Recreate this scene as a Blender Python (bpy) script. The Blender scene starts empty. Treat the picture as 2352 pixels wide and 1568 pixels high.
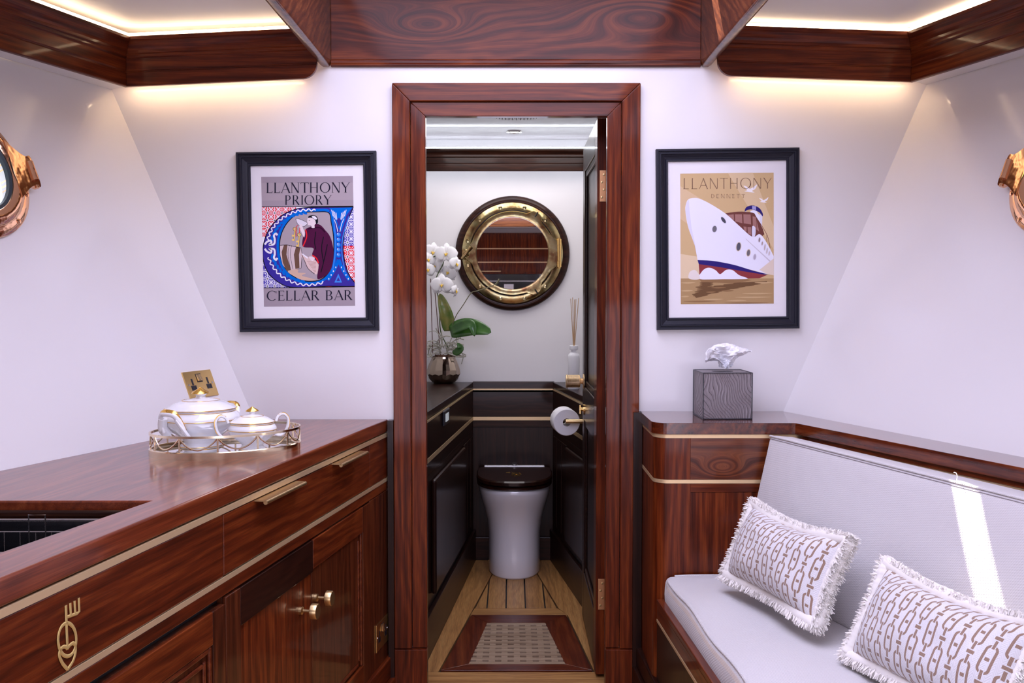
import bpy, math, random
from mathutils import Vector, Matrix
from mathutils.geometry import tessellate_polygon
random.seed(7)
C = bpy.context.scene.collection
sc = bpy.context.scene
PI = math.pi

# ------------------------------------------------------------ camera, world, sun, area lights, exposure
F = 2287.0; TH = math.atan(96 / F); H = 1.36
cam = bpy.data.cameras.new('camera'); cam.sensor_width = 36; cam.lens = 36 * F / 2352; cam.clip_start = .02
co = bpy.data.objects.new('camera', cam); C.objects.link(co)
co.location = (0, 0, H); co.rotation_euler = (PI / 2 - TH, 0, 0); sc.camera = co
sc.view_settings.view_transform = 'Standard'; sc.view_settings.look = 'None'
sc.view_settings.gamma = 1; sc.view_settings.use_curve_mapping = False
sc.view_settings.exposure = 0.2
wd = bpy.data.worlds.new('sky'); sc.world = wd; wd.use_nodes = True
bg = wd.node_tree.nodes['Background']; bg.inputs[0].default_value = (.80, .86, 1, 1); bg.inputs[1].default_value = 2.2
sd = bpy.data.lights.new('sun', 'SUN'); sd.energy = 48; sd.angle = .009; sd.color = (1, .93, .86)
so = bpy.data.objects.new('sun', sd); C.objects.link(so)
SUNDIR = Vector((.325, -.69, -1)).normalized()
so.rotation_euler = SUNDIR.to_track_quat('-Z', 'Y').to_euler()
def area(name, loc, size, energy, col, rot=(0, 0, 0)):
    l = bpy.data.lights.new(name, 'AREA'); l.shape = 'RECTANGLE'; l.size, l.size_y = size; l.energy = energy; l.color = col
    o = bpy.data.objects.new(name, l); C.objects.link(o); o.location = loc; o.rotation_euler = rot; return o
area('skylight_daylight', (0, 1.42, 2.455), (1.16, 3.2), 66, (.74, .73, 1.0))
area('rear_fill', (0, -2.05, .72), (3.2, 1.2), 36, (.80, .79, 1.0), (PI / 2, 0, 0))  # added fill behind the camera, brightens the cabinet fronts
area('head_downlight_glow', (.01, 4.6, 2.17), (.8, .8), 8, (1.0, .95, .97))

# ------------------------------------------------------------ pixel to place (the photograph is 2352 x 1568)
def ray(px, py):
    a = (px - 1176) / F; b = -(py - 784) / F
    return Vector((a, math.cos(TH) + b * math.sin(TH), -math.sin(TH) + b * math.cos(TH)))
O = Vector((0, 0, H))
def PY(px, py, Y): r = ray(px, py); return O + r * (Y / r.y)
def PZ(px, py, Z): r = ray(px, py); return O + r * ((Z - H) / r.z)
def PP(px, py, p0, n): r = ray(px, py); return O + r * ((Vector(p0) - O).dot(n) / r.dot(n))

# ------------------------------------------------------------ node helper
class S:
    def __init__(s, nt, k): s.nt = nt; s.k = k
    def __add__(a, b): return M(a.nt, 'ADD', a, b)
    def __radd__(a, b): return M(a.nt, 'ADD', b, a)
    def __sub__(a, b): return M(a.nt, 'SUBTRACT', a, b)
    def __rsub__(a, b): return M(a.nt, 'SUBTRACT', b, a)
    def __mul__(a, b): return M(a.nt, 'MULTIPLY', a, b)
    def __rmul__(a, b): return M(a.nt, 'MULTIPLY', b, a)
    def __truediv__(a, b): return M(a.nt, 'DIVIDE', a, b)
def put(nt, inp, v):
    if isinstance(v, S): nt.links.new(v.k, inp)
    else: inp.default_value = v
def M(nt, op, *a, clamp=False):
    n = nt.nodes.new('ShaderNodeMath'); n.operation = op; n.use_clamp = clamp
    for i, v in enumerate(a): put(nt, n.inputs[i], v)
    return S(nt, n.outputs[0])
def fn(op): return lambda *a: M([x for x in a if isinstance(x, S)][0].nt, op, *a)
ab, sn, mx, mn, lt, gt, fl, fr, sq, po, ex, sm = [fn(o) for o in ('ABSOLUTE', 'SINE', 'MAXIMUM', 'MINIMUM', 'LESS_THAN', 'GREATER_THAN', 'FLOOR', 'FRACT', 'SQRT', 'POWER', 'EXPONENT', 'SMOOTH_MIN')]
def pos(nt): return S(nt, nt.nodes.new('ShaderNodeNewGeometry').outputs['Position'])
def uvn(nt):
    n = nt.nodes.new('ShaderNodeUVMap'); x = nt.nodes.new('ShaderNodeSeparateXYZ'); nt.links.new(n.outputs[0], x.inputs[0])
    return S(nt, x.outputs[0]), S(nt, x.outputs[1])
def dot(p, v):
    n = p.nt.nodes.new('ShaderNodeVectorMath'); n.operation = 'DOT_PRODUCT'; put(p.nt, n.inputs[0], p); n.inputs[1].default_value = v
    return S(p.nt, n.outputs['Value'])
def vec(nt, x, y, z=0.0):
    n = nt.nodes.new('ShaderNodeCombineXYZ')
    for i, v in enumerate((x, y, z)): put(nt, n.inputs[i], v)
    return S(nt, n.outputs[0])
def noise(v, s=1.0, d=2.0, r=.5, dist=0.0):
    n = v.nt.nodes.new('ShaderNodeTexNoise'); put(v.nt, n.inputs['Vector'], v)
    n.inputs['Scale'].default_value = s; n.inputs['Detail'].default_value = d; n.inputs['Roughness'].default_value = r; n.inputs['Distortion'].default_value = dist
    return S(v.nt, n.outputs[0])
def ramp(f, stops):
    n = f.nt.nodes.new('ShaderNodeValToRGB'); put(f.nt, n.inputs[0], f); e = n.color_ramp.elements
    while len(e) < len(stops): e.new(.5)
    for i, (p, c) in enumerate(stops): e[i].position = p; e[i].color = (*c, 1)
    return S(f.nt, n.outputs[0])
def mixc(f, a, b, mode='MIX'):
    n = f.nt.nodes.new('ShaderNodeMix'); n.data_type = 'RGBA'; n.blend_type = mode
    put(f.nt, n.inputs[0], f)
    for i, v in ((6, a), (7, b)): put(f.nt, n.inputs[i], v if isinstance(v, S) else (*v, 1))
    return S(f.nt, n.outputs[2])
def bump(bs, h, strength=.3, dist=.001):
    n = h.nt.nodes.new('ShaderNodeBump'); put(h.nt, n.inputs['Height'], h); n.inputs['Strength'].default_value = strength; n.inputs['Distance'].default_value = dist
    h.nt.links.new(n.outputs[0], bs.inputs['Normal'])
def mat(name, col=(.8, .8, .8), rough=.5, metal=0.0, coat=0.0, emit=None, es=0.0, **k):
    m = bpy.data.materials.new(name); m.use_nodes = True; bs = m.node_tree.nodes['Principled BSDF']
    bs.inputs['Base Color'].default_value = (*col, 1); bs.inputs['Roughness'].default_value = rough; bs.inputs['Metallic'].default_value = metal
    bs.inputs['Coat Weight'].default_value = coat; bs.inputs['Coat Roughness'].default_value = k.get('coatr', .05)
    if emit: bs.inputs['Emission Color'].default_value = (*emit, 1); bs.inputs['Emission Strength'].default_value = es
    if 'trans' in k: bs.inputs['Transmission Weight'].default_value = k['trans']; bs.inputs['IOR'].default_value = k.get('ior', 1.45)
    if 'sss' in k: bs.inputs['Subsurface Weight'].default_value = k['sss']; bs.inputs['Subsurface Radius'].default_value = (.01, .01, .01)
    if 'sheen' in k: bs.inputs['Sheen Weight'].default_value = k['sheen']
    return m
def bsdf(m): return m.node_tree.nodes['Principled BSDF']
def setc(m, s, inp='Base Color'): m.node_tree.links.new(s.k, bsdf(m).inputs[inp])

def wood(name, axis, dark=(.026, .0052, .0024), mid=(.135, .021, .0058), light=(.33, .068, .014), rough=.38, coat=.6, knots=(), fig=1.0, seed=0.0, fine=1.0, coatr=.07, rw=.20):
    m = mat(name, rough=rough, coat=coat, coatr=coatr); nt = m.node_tree; p = pos(nt); bsdf(m).inputs['Specular IOR Level'].default_value = .12
    a = Vector(axis).normalized(); up = Vector((0, 0, 1)) if abs(a.z) < .9 else Vector((1, 0, 0))
    b = (up - a * up.dot(a)).normalized(); c = a.cross(b)
    u, v, w = dot(p, a) + seed, dot(p, b) + seed * .7, dot(p, c)
    if abs(a.z) > .9: w2 = w
    for ku, kv, ra, rb, amp in knots:
        du = (u - (ku + seed)) / ra; dv = (v - (kv + seed * .7)) / rb
        g = ex((du * du + dv * dv) * -1.0)
        v = v + g * amp
    f = noise(vec(nt, u * .9, v * 5 * fig, w * 5 * fig), 1, 3, .55, .35)
    f2 = noise(vec(nt, u * 4, v * 30, w * 30), 1, 2, .5)
    rings = sn((v * 26 + w * 20 + f * 8.0 + f2 * 1.1) * 6.283) * .5 + .5
    st = noise(vec(nt, u * 1.5, v * 80, w * 80), 1, 4, .62, .25)
    fib = noise(vec(nt, u * 16 * fine, v * 420, w * 420), 1, 2, .6)
    t = rings * rw + st * .86 + f * .42 - (.14 + rw * .5)
    col = ramp(t, [(.12, dark), (.47, mid), (.85, light)])
    col = mixc(1.0 * (fib * .9 + .12), (0, 0, 0), col)
    setc(m, mixc(M(nt, 'MULTIPLY', .3, .5), col, ramp(t, [(.12, dark), (.47, mid), (.85, light)])))
    bump(bsdf(m), fib, .08, .0006)
    return m
UC = Vector((-.1642, -.9864, 0))     # along the left cabinet front, towards the camera
UR = Vector((.276, -.961, 0))
W = {}
W['x'] = wood('walnut_grain_across', (1, 0, 0), coat=.28, mid=(.165, .026, .0065), light=(.38, .080, .015)); W['z'] = wood('walnut_grain_upright', (0, 0, 1), coat=.28, mid=(.165, .026, .0065), light=(.38, .080, .015)); W['y'] = wood('walnut_grain_fore_aft', (0, 1, 0))
W['c'] = wood('walnut_cabinet_front', UC, seed=1.3, mid=(.165, .026, .006), light=(.36, .078, .015)); W['cd'] = wood('walnut_dark_rail', UC, dark=(.010, .003, .002), mid=(.032, .008, .0045), light=(.06, .016, .008), seed=3.1)
W['top'] = wood('walnut_worktop', UC, seed=2.2, rough=.3, coat=.7, fine=.6, coatr=.12, mid=(.23, .042, .013), light=(.38, .09, .028), dark=(.09, .016, .006))
W['r'] = wood('walnut_shelf_right', UR, seed=.4, rough=.2, coat=1)
W['head'] = wood('walnut_burl_header', (1, 0, 0), knots=((-.28, 2.26, .15, .05, .13), (.42, 2.31, .2, .07, -.13)), rw=.26, fig=.7, coat=.22, coatr=.15, seed=0, mid=(.14, .022, .008), light=(.33, .07, .017))
W['burl'] = wood('walnut_burl_panel', (1, 0, 0), knots=((.644, .848, .055, .026, .11),), rw=.34, fig=.9, mid=(.165, .034, .010), light=(.32, .085, .022))
W['rail'] = wood('mahogany_red_rail', (-.05, 1, 0), dark=(.05, .008, .004), mid=(.17, .03, .010), light=(.30, .07, .02))
W['zl'] = wood('walnut_side_board', (.2, .9, .55), seed=.9, mid=(.15, .034, .010), light=(.32, .095, .026), fine=.5)
W['hz'] = wood('walnut_head_panel_shaded', (0, 0, 1), seed=4, dark=(.006, .002, .0015), mid=(.024, .0065, .0036), light=(.050, .014, .007), rough=.45, coat=.35, coatr=.15)  # head woods: same walnut, the dim cabin's shade put into the colour
W['cor'] = wood('walnut_cornice_front', (1, 0, 0), seed=2.7, coat=.2, mid=(.15, .024, .007))
W['hx'] = wood('walnut_head_rail_shaded', (1, 0, 0), seed=5, dark=(.010, .003, .002), mid=(.036, .010, .005), light=(.075, .022, .010), rough=.45, coat=.3, coatr=.1)
W['hy'] = wood('walnut_head_side_shaded', (.1, 1, 0), seed=6, dark=(.006, .002, .0015), mid=(.024, .0065, .0036), light=(.050, .014, .007), rough=.45, coat=.35, coatr=.15)
def oak(n, ax, s): return wood(n, ax, dark=(.30, .135, .045), mid=(.60, .29, .095), light=(.76, .42, .15), rough=.42, coat=.15, seed=s)
OAK = [oak('oak_plank_fore_aft', (0, 1, 0), .3), oak('oak_plank_brown', (0.02, 1, 0), 2.3), oak('oak_plank_across', (1, 0, 0), 1.1)]
OAKL = wood('oak_grating', (1, 0, 0), dark=(.30, .18, .10), mid=(.52, .36, .23), light=(.68, .50, .34), rough=.5, coat=.1, seed=.6)
paint = mat('cream_gloss_paint', (.79, .765, .765), .35, coat=.45, coatr=.12)
bump(bsdf(paint), noise(pos(paint.node_tree), 9, 2), .05, .002)
ceilp = mat('ceiling_white', (.78, .76, .76), .5)
hpaint = mat('head_wall_paint', (.82, .80, .82), .45)
hceil = mat('head_ceiling_polished_plaster', (.66, .64, .66), .3, coat=.2)
_p = pos(hceil.node_tree); _n = noise(vec(hceil.node_tree, dot(_p, (3, 0, 0)), dot(_p, (0, 9, 0)), 0.0), 1, 4, .6, 1.2)
setc(hceil, ramp(_n, [(.3, (.36, .33, .35)), (.7, (.56, .55, .58))]))
brass = mat('brushed_brass', (.72, .52, .26), .32, 1.0)
_n = noise(vec(brass.node_tree, dot(pos(brass.node_tree), (900, 0, 0)), dot(pos(brass.node_tree), (0, 900, 0)), dot(pos(brass.node_tree), (0, 0, 40)))); bump(bsdf(brass), _n, .15, .0003)
strip = mat('brass_inlay', (.82, .60, .34), .42, .65)
inlay = mat('gold_emblem_inlay', (.80, .58, .22), .4, .6)
gold = mat('polished_gold', (.92, .60, .22), .12, 1.0)
plate = mat('gold_brushed_plate', (.80, .56, .22), .3, 1.0)
bronze = mat('polished_copper_bronze', (.86, .50, .30), .12, 1.0)
_n = noise(pos(bronze.node_tree), 26, 2); bump(bsdf(bronze), _n, .35, .004)
abrass = mat('aged_porthole_brass', (.74, .58, .30), .17, 1.0)
_q = pos(abrass.node_tree); _n = noise(_q, 14, 3, .6); setc(abrass, ramp(_n, [(.36, (.26, .13, .06)), (.5, (.46, .35, .16)), (.62, (.52, .45, .24))])); bump(bsdf(abrass), noise(_q, 30, 2), .25, .002)
champ = mat('champagne_tray_metal', (.80, .66, .46), .14, 1.0)
mirror = mat('mirror_glass', (.9, .91, .92), .01, 1.0)
dark = mat('shadow_black', (.006, .006, .007), .5)
blackm = mat('black_enamel', (.008, .008, .010), .2, coat=.5)
chrome = mat('steel_wire', (.55, .53, .52), .22, 1.0)
frameb = mat('black_frame_paint', (.014, .014, .024), .45); bsdf(frameb).inputs['Specular IOR Level'].default_value = .3
matt = mat('white_mount_board', (.80, .77, .79), .8)
porc = mat('white_glazed_china', (.82, .82, .84), .08, coat=.5)
gilt = mat('gilt_on_china', (.85, .52, .12), .22, .9)
toiletw = mat('white_vitreous_china', (.80, .77, .79), .12, coat=.6)
paperm = mat('white_tissue_paper', (.88, .88, .92), .9, sss=.2)
whitep = mat('frosted_white_bottle', (.82, .82, .84), .6)
reedm = mat('reed_stick', (.55, .36, .20), .8)
rubber = mat('dark_gasket', (.03, .045, .06), .4)
plastic = mat('black_plastic', (.012, .012, .02), .35)
glassm = mat('porthole_glass', (1, 1, 1), .0, trans=1.0, ior=1.12)
ledw = mat('warm_led', (1, 1, 1), emit=(1, .74, .46), es=13); ledl = mat('warm_led_lower', (1, 1, 1), emit=(1, .70, .42), es=32)
ledc = mat('cool_led', (1, 1, 1), emit=(.84, .90, 1), es=11)
lampc = mat('lamp_face', (1, 1, 1), emit=(.95, .97, 1), es=9)

def fabric(name, col, scale=900, strength=.5):
    m = mat(name, col, .9, sheen=.25); nt = m.node_tree; p = pos(nt)
    a = sn(dot(p, (scale * .9, -scale * .26, 0.0))) * sn(dot(p, (scale * .27, scale * .9, scale * .93)))
    n = noise(p, 130, 2); h = a * .5 + n
    setc(m, mixc(M(nt, 'MULTIPLY', a * .5 + .5, .45), col, tuple(c * .80 for c in col))); bump(bsdf(m), h, strength, .0012); return m
fab = fabric('oatmeal_woven_upholstery', (.655, .63, .63))
fabs = fabric('beige_side_upholstery', (.56, .46, .39))
furm = mat('cream_fringe', (.86, .82, .77), .9, sheen=.4)

def pillow_mat():
    m = mat('chain_print_cotton', (.80, .78, .80), .9, sheen=.2); nt = m.node_tree; U, V = uvn(nt)
    cw = .0365; chh = .108
    s = 1.0
    col = fl(U / cw); x = (fr(U / cw) - .5) * cw
    odd = fr(col * .5) * 2.0
    vv = V / chh + odd * .5
    y = (fr(vv) - .5) * chh
    wob = 0.0
    def cap(x, y, hh, r):     # distance to an upright capsule outline
        dy = mx(ab(y) - hh, 0.0); return ab(sq(x * x + dy * dy) - r)
    link = lt(cap(x, y, .0215, .0108), .0028) * mx(gt(ab(x), .0048), lt(ab(y), .001))
    bar = lt(ab(x), .0048) * lt(ab(y), .0040)
    yb = (fr(vv + .5) - .5) * chh
    stub = lt(ab(x), .0030) * lt(ab(ab(yb) - .0175), .0105)
    dash = lt(ab(x), .0085) * lt(ab(yb), .0042)
    k = mn(mx(mx(link, bar), mx(stub, dash)), 1.0)
    herr = sn((V * 900.0) + ab(fr(U * 60.0) - .5) * 24.0)
    base = mixc(herr * .25 + .25, (.74, .72, .74), (.63, .61, .63))
    tan = mixc(sn(V * 2600.0) * .5 + .5, (.25, .155, .11), (.36, .24, .175))
    setc(m, mixc(k, base, tan)); bump(bsdf(m), herr + k, .3, .0006)
    return m
pilm = pillow_mat()

# ------------------------------------------------------------ mesh helpers
class G:
    """collects verts/faces (world coordinates) and links them as ONE mesh object"""
    def __init__(s): s.v = []; s.f = []; s.mi = []; s.uv = None
    def add(s, vs, fs, mi=0):
        b = len(s.v); s.v += [Vector(p) for p in vs]; s.f += [tuple(i + b for i in f) for f in fs]; s.mi += [mi] * len(fs)
    def hexa(s, c, mi=0):  # 8 corners: bottom 4 ccw, top 4 ccw
        s.add(c, [(3, 2, 1, 0), (4, 5, 6, 7), (0, 1, 5, 4), (1, 2, 6, 5), (2, 3, 7, 6), (3, 0, 4, 7)], mi)
    def box(s, x0, x1, y0, y1, z0, z1, mi=0):
        s.hexa([(x0, y0, z0), (x1, y0, z0), (x1, y1, z0), (x0, y1, z0), (x0, y0, z1), (x1, y0, z1), (x1, y1, z1), (x0, y1, z1)], mi)
    def fbox(s, Fr, a0, a1, b0, b1, c0, c1, mi=0):
        s.hexa([Fr(*q) for q in ((a0, b0, c0), (a1, b0, c0), (a1, b1, c0), (a0, b1, c0), (a0, b0, c1), (a1, b0, c1), (a1, b1, c1), (a0, b1, c1))], mi)
    def prism(s, poly, d, mi=0, holes=()):   # poly 3D planar points, d thickness vector
        loops = [[Vector(p) for p in poly]] + [[Vector(p) for p in h] for h in holes]
        tri = tessellate_polygon(loops); flat = [p for l in loops for p in l]; n = len(flat); d = Vector(d)
        vs = flat + [p + d for p in flat]
        fs = [t for t in tri] + [tuple(i + n for i in reversed(t)) for t in tri]
        k = 0
        for l in loops:
            m_ = len(l)
            for i in range(m_): fs.append((k + i, k + (i + 1) % m_, n + k + (i + 1) % m_, n + k + i))
            k += m_
        s.add(vs, fs, mi)
    def tube(s, pts, r, seg=8, mi=0, closed=False, cap=True, flat=None):
        pts = [Vector(p) for p in pts]; n = len(pts); rs = r if isinstance(r, (list, tuple)) else [r] * n
        T = []
        for i in range(n):
            a = pts[(i - 1) % n] if closed or i else pts[0]; b = pts[(i + 1) % n] if closed or i < n - 1 else pts[-1]
            t = (b - a); T.append(t.normalized() if t.length > 1e-9 else Vector((0, 0, 1)))
        ref = Vector(flat) if flat else (Vector((0, 0, 1)) if abs(T[0].z) < .9 else Vector((1, 0, 0)))
        vs = []; N = (ref - T[0] * ref.dot(T[0])).normalized()
        for i in range(n):
            N = (N - T[i] * N.dot(T[i])); N = N.normalized() if N.length > 1e-6 else ref; B = T[i].cross(N)
            rr = rs[i]; ra, rb = rr if isinstance(rr, tuple) else (rr, rr)
            for k in range(seg):
                an = 2 * PI * (k + .5) / seg; vs.append(pts[i] + N * math.cos(an) * ra + B * math.sin(an) * rb)
        fs = []
        for i in range(n if closed else n - 1):
            j = (i + 1) % n
            for k in range(seg): fs.append((i * seg + k, i * seg + (k + 1) % seg, j * seg + (k + 1) % seg, j * seg + k))
        if cap and not closed: fs += [tuple(reversed(range(seg))), tuple((n - 1) * seg + k for k in range(seg))]
        s.add(vs, fs, mi)
    def lathe(s, prof, o, ax=(0, 0, 1), x=(1, 0, 0), seg=32, sx=1.0, sy=1.0, mi=0, mif=None, capb=True, capt=True):
        o = Vector(o); ax = Vector(ax).normalized(); x = Vector(x)
        if abs(ax.dot(x.normalized())) > .95: x = Vector((0, 0, 1)) if abs(ax.z) < .9 else Vector((0, 1, 0))
        x = (x - ax * x.dot(ax)).normalized(); y = ax.cross(x); vs = []; b = len(s.v)
        for r, h in prof:
            for k in range(seg):
                a = 2 * PI * k / seg; vs.append(o + ax * h + x * math.cos(a) * r * sx + y * math.sin(a) * r * sy)
        n = len(prof); s.v += vs
        for i in range(n - 1):
            for k in range(seg):
                s.f.append((b + i * seg + k, b + i * seg + (k + 1) % seg, b + (i + 1) * seg + (k + 1) % seg, b + (i + 1) * seg + k)); s.mi.append(mif[i] if mif else mi)
        if capb and prof[0][0] > 1e-4: s.f.append(tuple(b + k for k in reversed(range(seg)))); s.mi.append(mi)
        if capt and prof[-1][0] > 1e-4: s.f.append(tuple(b + (n - 1) * seg + k for k in range(seg))); s.mi.append(mi)
    def loft(s, rings, mi=0, cap=True):
        n = len(rings[0]); vs = [p for r in rings for p in r]; fs = []
        for i in range(len(rings) - 1):
            for k in range(n): fs.append((i * n + k, i * n + (k + 1) % n, (i + 1) * n + (k + 1) % n, (i + 1) * n + k))
        if cap: fs += [tuple(reversed(range(n))), tuple((len(rings) - 1) * n + k for k in range(n))]
        s.add(vs, fs, mi)
    def obj(s, name, m, parent=None, smooth=False, bevel=0.0, label=None, fixn=True, kind=None, seg=2):
        me = bpy.data.meshes.new(name); off = WL.get(parent.name, Vector((0, 0, 0))) if parent else Vector((0, 0, 0))
        me.from_pydata([tuple(p - off) for p in s.v], [], s.f)
        for q in (m if isinstance(m, (list, tuple)) else [m]): me.materials.append(q)
        me.polygons.foreach_set('material_index', s.mi)
        if s.uv:
            l = me.uv_layers.new(name='UVMap')
            for lp in me.loops: l.data[lp.index].uv = s.uv[lp.vertex_index]
        if fixn:
            import bmesh
            bm = bmesh.new(); bm.from_mesh(me); bmesh.ops.recalc_face_normals(bm, faces=bm.faces); bm.to_mesh(me); bm.free()
        if smooth:
            for p in me.polygons: p.use_smooth = True
            if smooth != 2:
                try: me.set_sharp_from_angle(angle=math.radians(40))
                except Exception: pass
        o = bpy.data.objects.new(name, me); C.objects.link(o); WL[o.name] = off
        if parent: o.parent = parent
        if bevel: b = o.modifiers.new('bevel', 'BEVEL'); b.width = bevel; b.segments = seg; b.limit_method = 'ANGLE'; b.angle_limit = .6
        if label: o['label'] = label
        if kind: o['kind'] = kind
        return o
WL = {}
def tag(o, label, cat, group=None):
    o['label'] = label; o['category'] = cat
    if group: o['group'] = group
    return o
def thing(name, label, cat, loc=(0, 0, 0), group=None):
    o = bpy.data.objects.new(name, None); C.objects.link(o); o.location = loc; o.empty_display_size = .05; WL[o.name] = Vector(loc)
    return tag(o, label, cat, group)
def setting(name, loc=(0, 0, 0)):
    o = bpy.data.objects.new(name, None); C.objects.link(o); o.location = loc; WL[o.name] = Vector(loc); o['kind'] = 'structure'; o.empty_display_size = .05
    return o
def struct(o): o['kind'] = 'structure'; return o
def frame(o, u, v=(0, 0, 1)):
    o, u, v = Vector(o), Vector(u).normalized(), Vector(v); v = (v - u * v.dot(u)).normalized(); n = v.cross(u) * -1
    f = lambda a, b, c=0.0: o + u * a + v * b + n * c
    f.o, f.u, f.v, f.n = o, u, v, n
    return f
def lerp(a, b, t): return a + (b - a) * t
def clip(poly, a, b, c):   # keep a*x+b*y<=c
    out = []
    for i in range(len(poly)):
        p, q = poly[i], poly[(i + 1) % len(poly)]; dp, dq = a * p[0] + b * p[1] - c, a * q[0] + b * q[1] - c
        if dp <= 0: out.append(p)
        if dp * dq < 0: t = dp / (dp - dq); out.append((lerp(p[0], q[0], t), lerp(p[1], q[1], t)))
    return out
def line(p, q):  # a,b,c with left side of p->q kept
    return (q[1] - p[1], -(q[0] - p[0]), (q[1] - p[1]) * p[0] - (q[0] - p[0]) * p[1])
def circ(Fr, cx, cy, r, n=48, c=0.0, ry=None): return [Fr(cx + r * math.cos(2 * PI * k / n), cy + (ry or r) * math.sin(2 * PI * k / n), c) for k in range(n)]
def catmull(P, n=8, closed=False):
    P = [Vector(p) for p in P]; out = []; m_ = len(P)
    for i in range(m_ if closed else m_ - 1):
        if closed: p0, p1, p2, p3 = P[i - 1], P[i], P[(i + 1) % m_], P[(i + 2) % m_]
        else: p0, p1, p2, p3 = P[max(i - 1, 0)], P[i], P[i + 1], P[min(i + 2, m_ - 1)]
        for k in range(n):
            t = k / n; out.append(.5 * ((2 * p1) + (p2 - p0) * t + (2 * p0 - 5 * p1 + 4 * p2 - p3) * t * t + (3 * p1 - p0 - 3 * p2 + p3) * t ** 3))
    if not closed: out.append(P[-1])
    return out

# ------------------------------------------------------------ room shell
YW = 3.34
A = PY(257, 207, YW); B = PY(570, 930, YW); DL = Vector((.3336, 1, 0)).normalized(); NL = (B - A).cross(DL).normalized()
if NL.x < 0: NL = -NL
A2 = PY(2125, 202, YW); B2 = PY(1800, 943, YW); DR = Vector((-.3113, 1, 0)).normalized(); NR = (B2 - A2).cross(DR).normalized()
if NR.x > 0: NR = -NR
def hull(side, Y, z):     # x on the slanted hull side
    p, n = (A, NL) if side < 0 else (A2, NR)
    Yc = max(Y, .9)
    return p.x - (n.y * (Yc - p.y) + n.z * (z - p.z)) / n.x
# portholes on the hull sides: centre found on the plane
def on(side, Y, z): return Vector((hull(side, Y, z), Y, z))
PORT = {}
for side, nm, ppx in ((-1, 'wall_left', (2.597, 1.703)), (1, 'wall_right', (2.578, 1.705))):
    n = NL if side < 0 else NR; d = DL if side < 0 else DR
    c = on(side, *ppx); e = (Vector((0, 0, 1)) - n * n.z).normalized()
    fr_ = frame(c, -d, e) if True else None
    if fr_.n.dot(n) < 0:
        fr_ = frame(c, d, e)
    PORT[side] = fr_
    hole = circ(fr_, 0, 0, .150, 64)
    g = G(); ztop = 2.30; zk = .945
    g.prism([on(side, YW + .05, zk), on(side, YW + .05, ztop), on(side, .9, ztop), on(side, .9, zk)], -n * .03, holes=[hole])
    q = [on(side, YW + .05, zk), on(side, .9, zk)]; dx_ = Vector((side * .03, 0, 0)); dn = Vector((0, 0, zk))
    g.hexa([q[0] - dn, q[1] - dn, q[1] - dn + dx_, q[0] - dn + dx_, q[0], q[1], q[1] + dx_, q[0] + dx_])
    g.hexa([on(side, .9, 0), on(side, -2.3, 0), on(side, -2.3, 0) - Vector((n.x, 0, 0)) * .03, on(side, .9, 0) - Vector((n.x, 0, 0)) * .03,
            on(side, .9, ztop), on(side, -2.3, ztop), on(side, -2.3, ztop) - Vector((n.x, 0, 0)) * .03, on(side, .9, ztop) - Vector((n.x, 0, 0)) * .03])
    struct(g.obj(nm, paint, fixn=False))
g = G()
g.box(-1.55, -.33, YW, YW + .10, 0, 2.34); g.box(.352, 1.6, YW, YW + .10, 0, 2.34); g.box(-.33, .352, YW, YW + .10, 2.0, 2.34)
struct(g.obj('wall_front', paint))
g = G(); g.box(-3, 3, -2.35, -2.3, 0, 2.4); struct(g.obj('wall_back', paint))
# ceiling, slightly cambered, open over the skylight well
def zc(x): return 2.262 - .030 * min(1, max(0, (abs(x) - .62) / .7))
g = G()
for s_ in (-1, 1):
    for y0, y1 in ((-2.3, -.2), (-.2, YW)):
        q = [(s_ * .655, y0), (s_ * .655, y1), (s_ * 1.2, y1), (s_ * 1.2, y0)]
        g.hexa([(x, y, zc(x)) for x, y in q] + [(x, y, zc(x) + .02) for x, y in q])
        q = [(s_ * 1.2, y0), (s_ * 1.2, y1), (s_ * 2.6, y1), (s_ * 2.6, y0)]
        g.hexa([(x, y, zc(x)) for x, y in q] + [(x, y, zc(x) + .02) for x, y in q])
g.box(-.655, .655, -2.3, -.23, 2.262, 2.282)
struct(g.obj('ceiling', ceilp))
# floor of oak planks with recessed seams
fl_ = setting('floor')
g = G(); g.box(-2, 2, -2.3, 3.34, -.03, -.012); g.box(-.6, .6, 3.34, 5.3, -.03, -.012); g.obj('subfloor', dark, fl_)
k = 0
for i in range(-9, 9):
    g = G(); g.box(i * .11 + .003, i * .11 + .107, -2.3, 3.39, -.012, 0); g.obj('floor_plank', OAK[k % 2], fl_, bevel=.001); k += 1
def plankpoly(poly, m, z=0.0, name='floor_plank'):
    g = G(); g.prism([Vector((x, y, z - .012)) for x, y in poly], (0, 0, .012)); return g.obj(name, m, fl_, bevel=.001)
hl = lambda Y: -.175 - (5.136 - Y) * .1348      # floor/wall lines of the toilet cabin
hr = lambda Y: .213 + (5.136 - Y) * .1275
plankpoly([(-.36, 3.395), (.36, 3.395), (.36, 3.50), (-.36, 3.50)], OAK[2]); plankpoly([(-.40, 3.503), (.42, 3.503), (.42, 3.588), (-.40, 3.588)], OAK[2])
MC = [(-.262, 3.60), (.294, 3.60), (.233, 4.241), (-.175, 4.241)]
pl = PZ(1124.9, 1327.9, 0), PZ(1090.2, 1395.2, 0); prr = PZ(1240, 1326, 0), PZ(1280.5, 1395.2, 0)
xl = lambda Y: lerp(pl[1].x, pl[0].x, (Y - pl[1].y) / (pl[0].y - pl[1].y)); xr = lambda Y: lerp(prr[1].x, prr[0].x, (Y - prr[1].y) / (prr[0].y - prr[1].y))
Y1 = PZ(1180, 1396, 0).y; Y0 = 4.252
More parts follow.
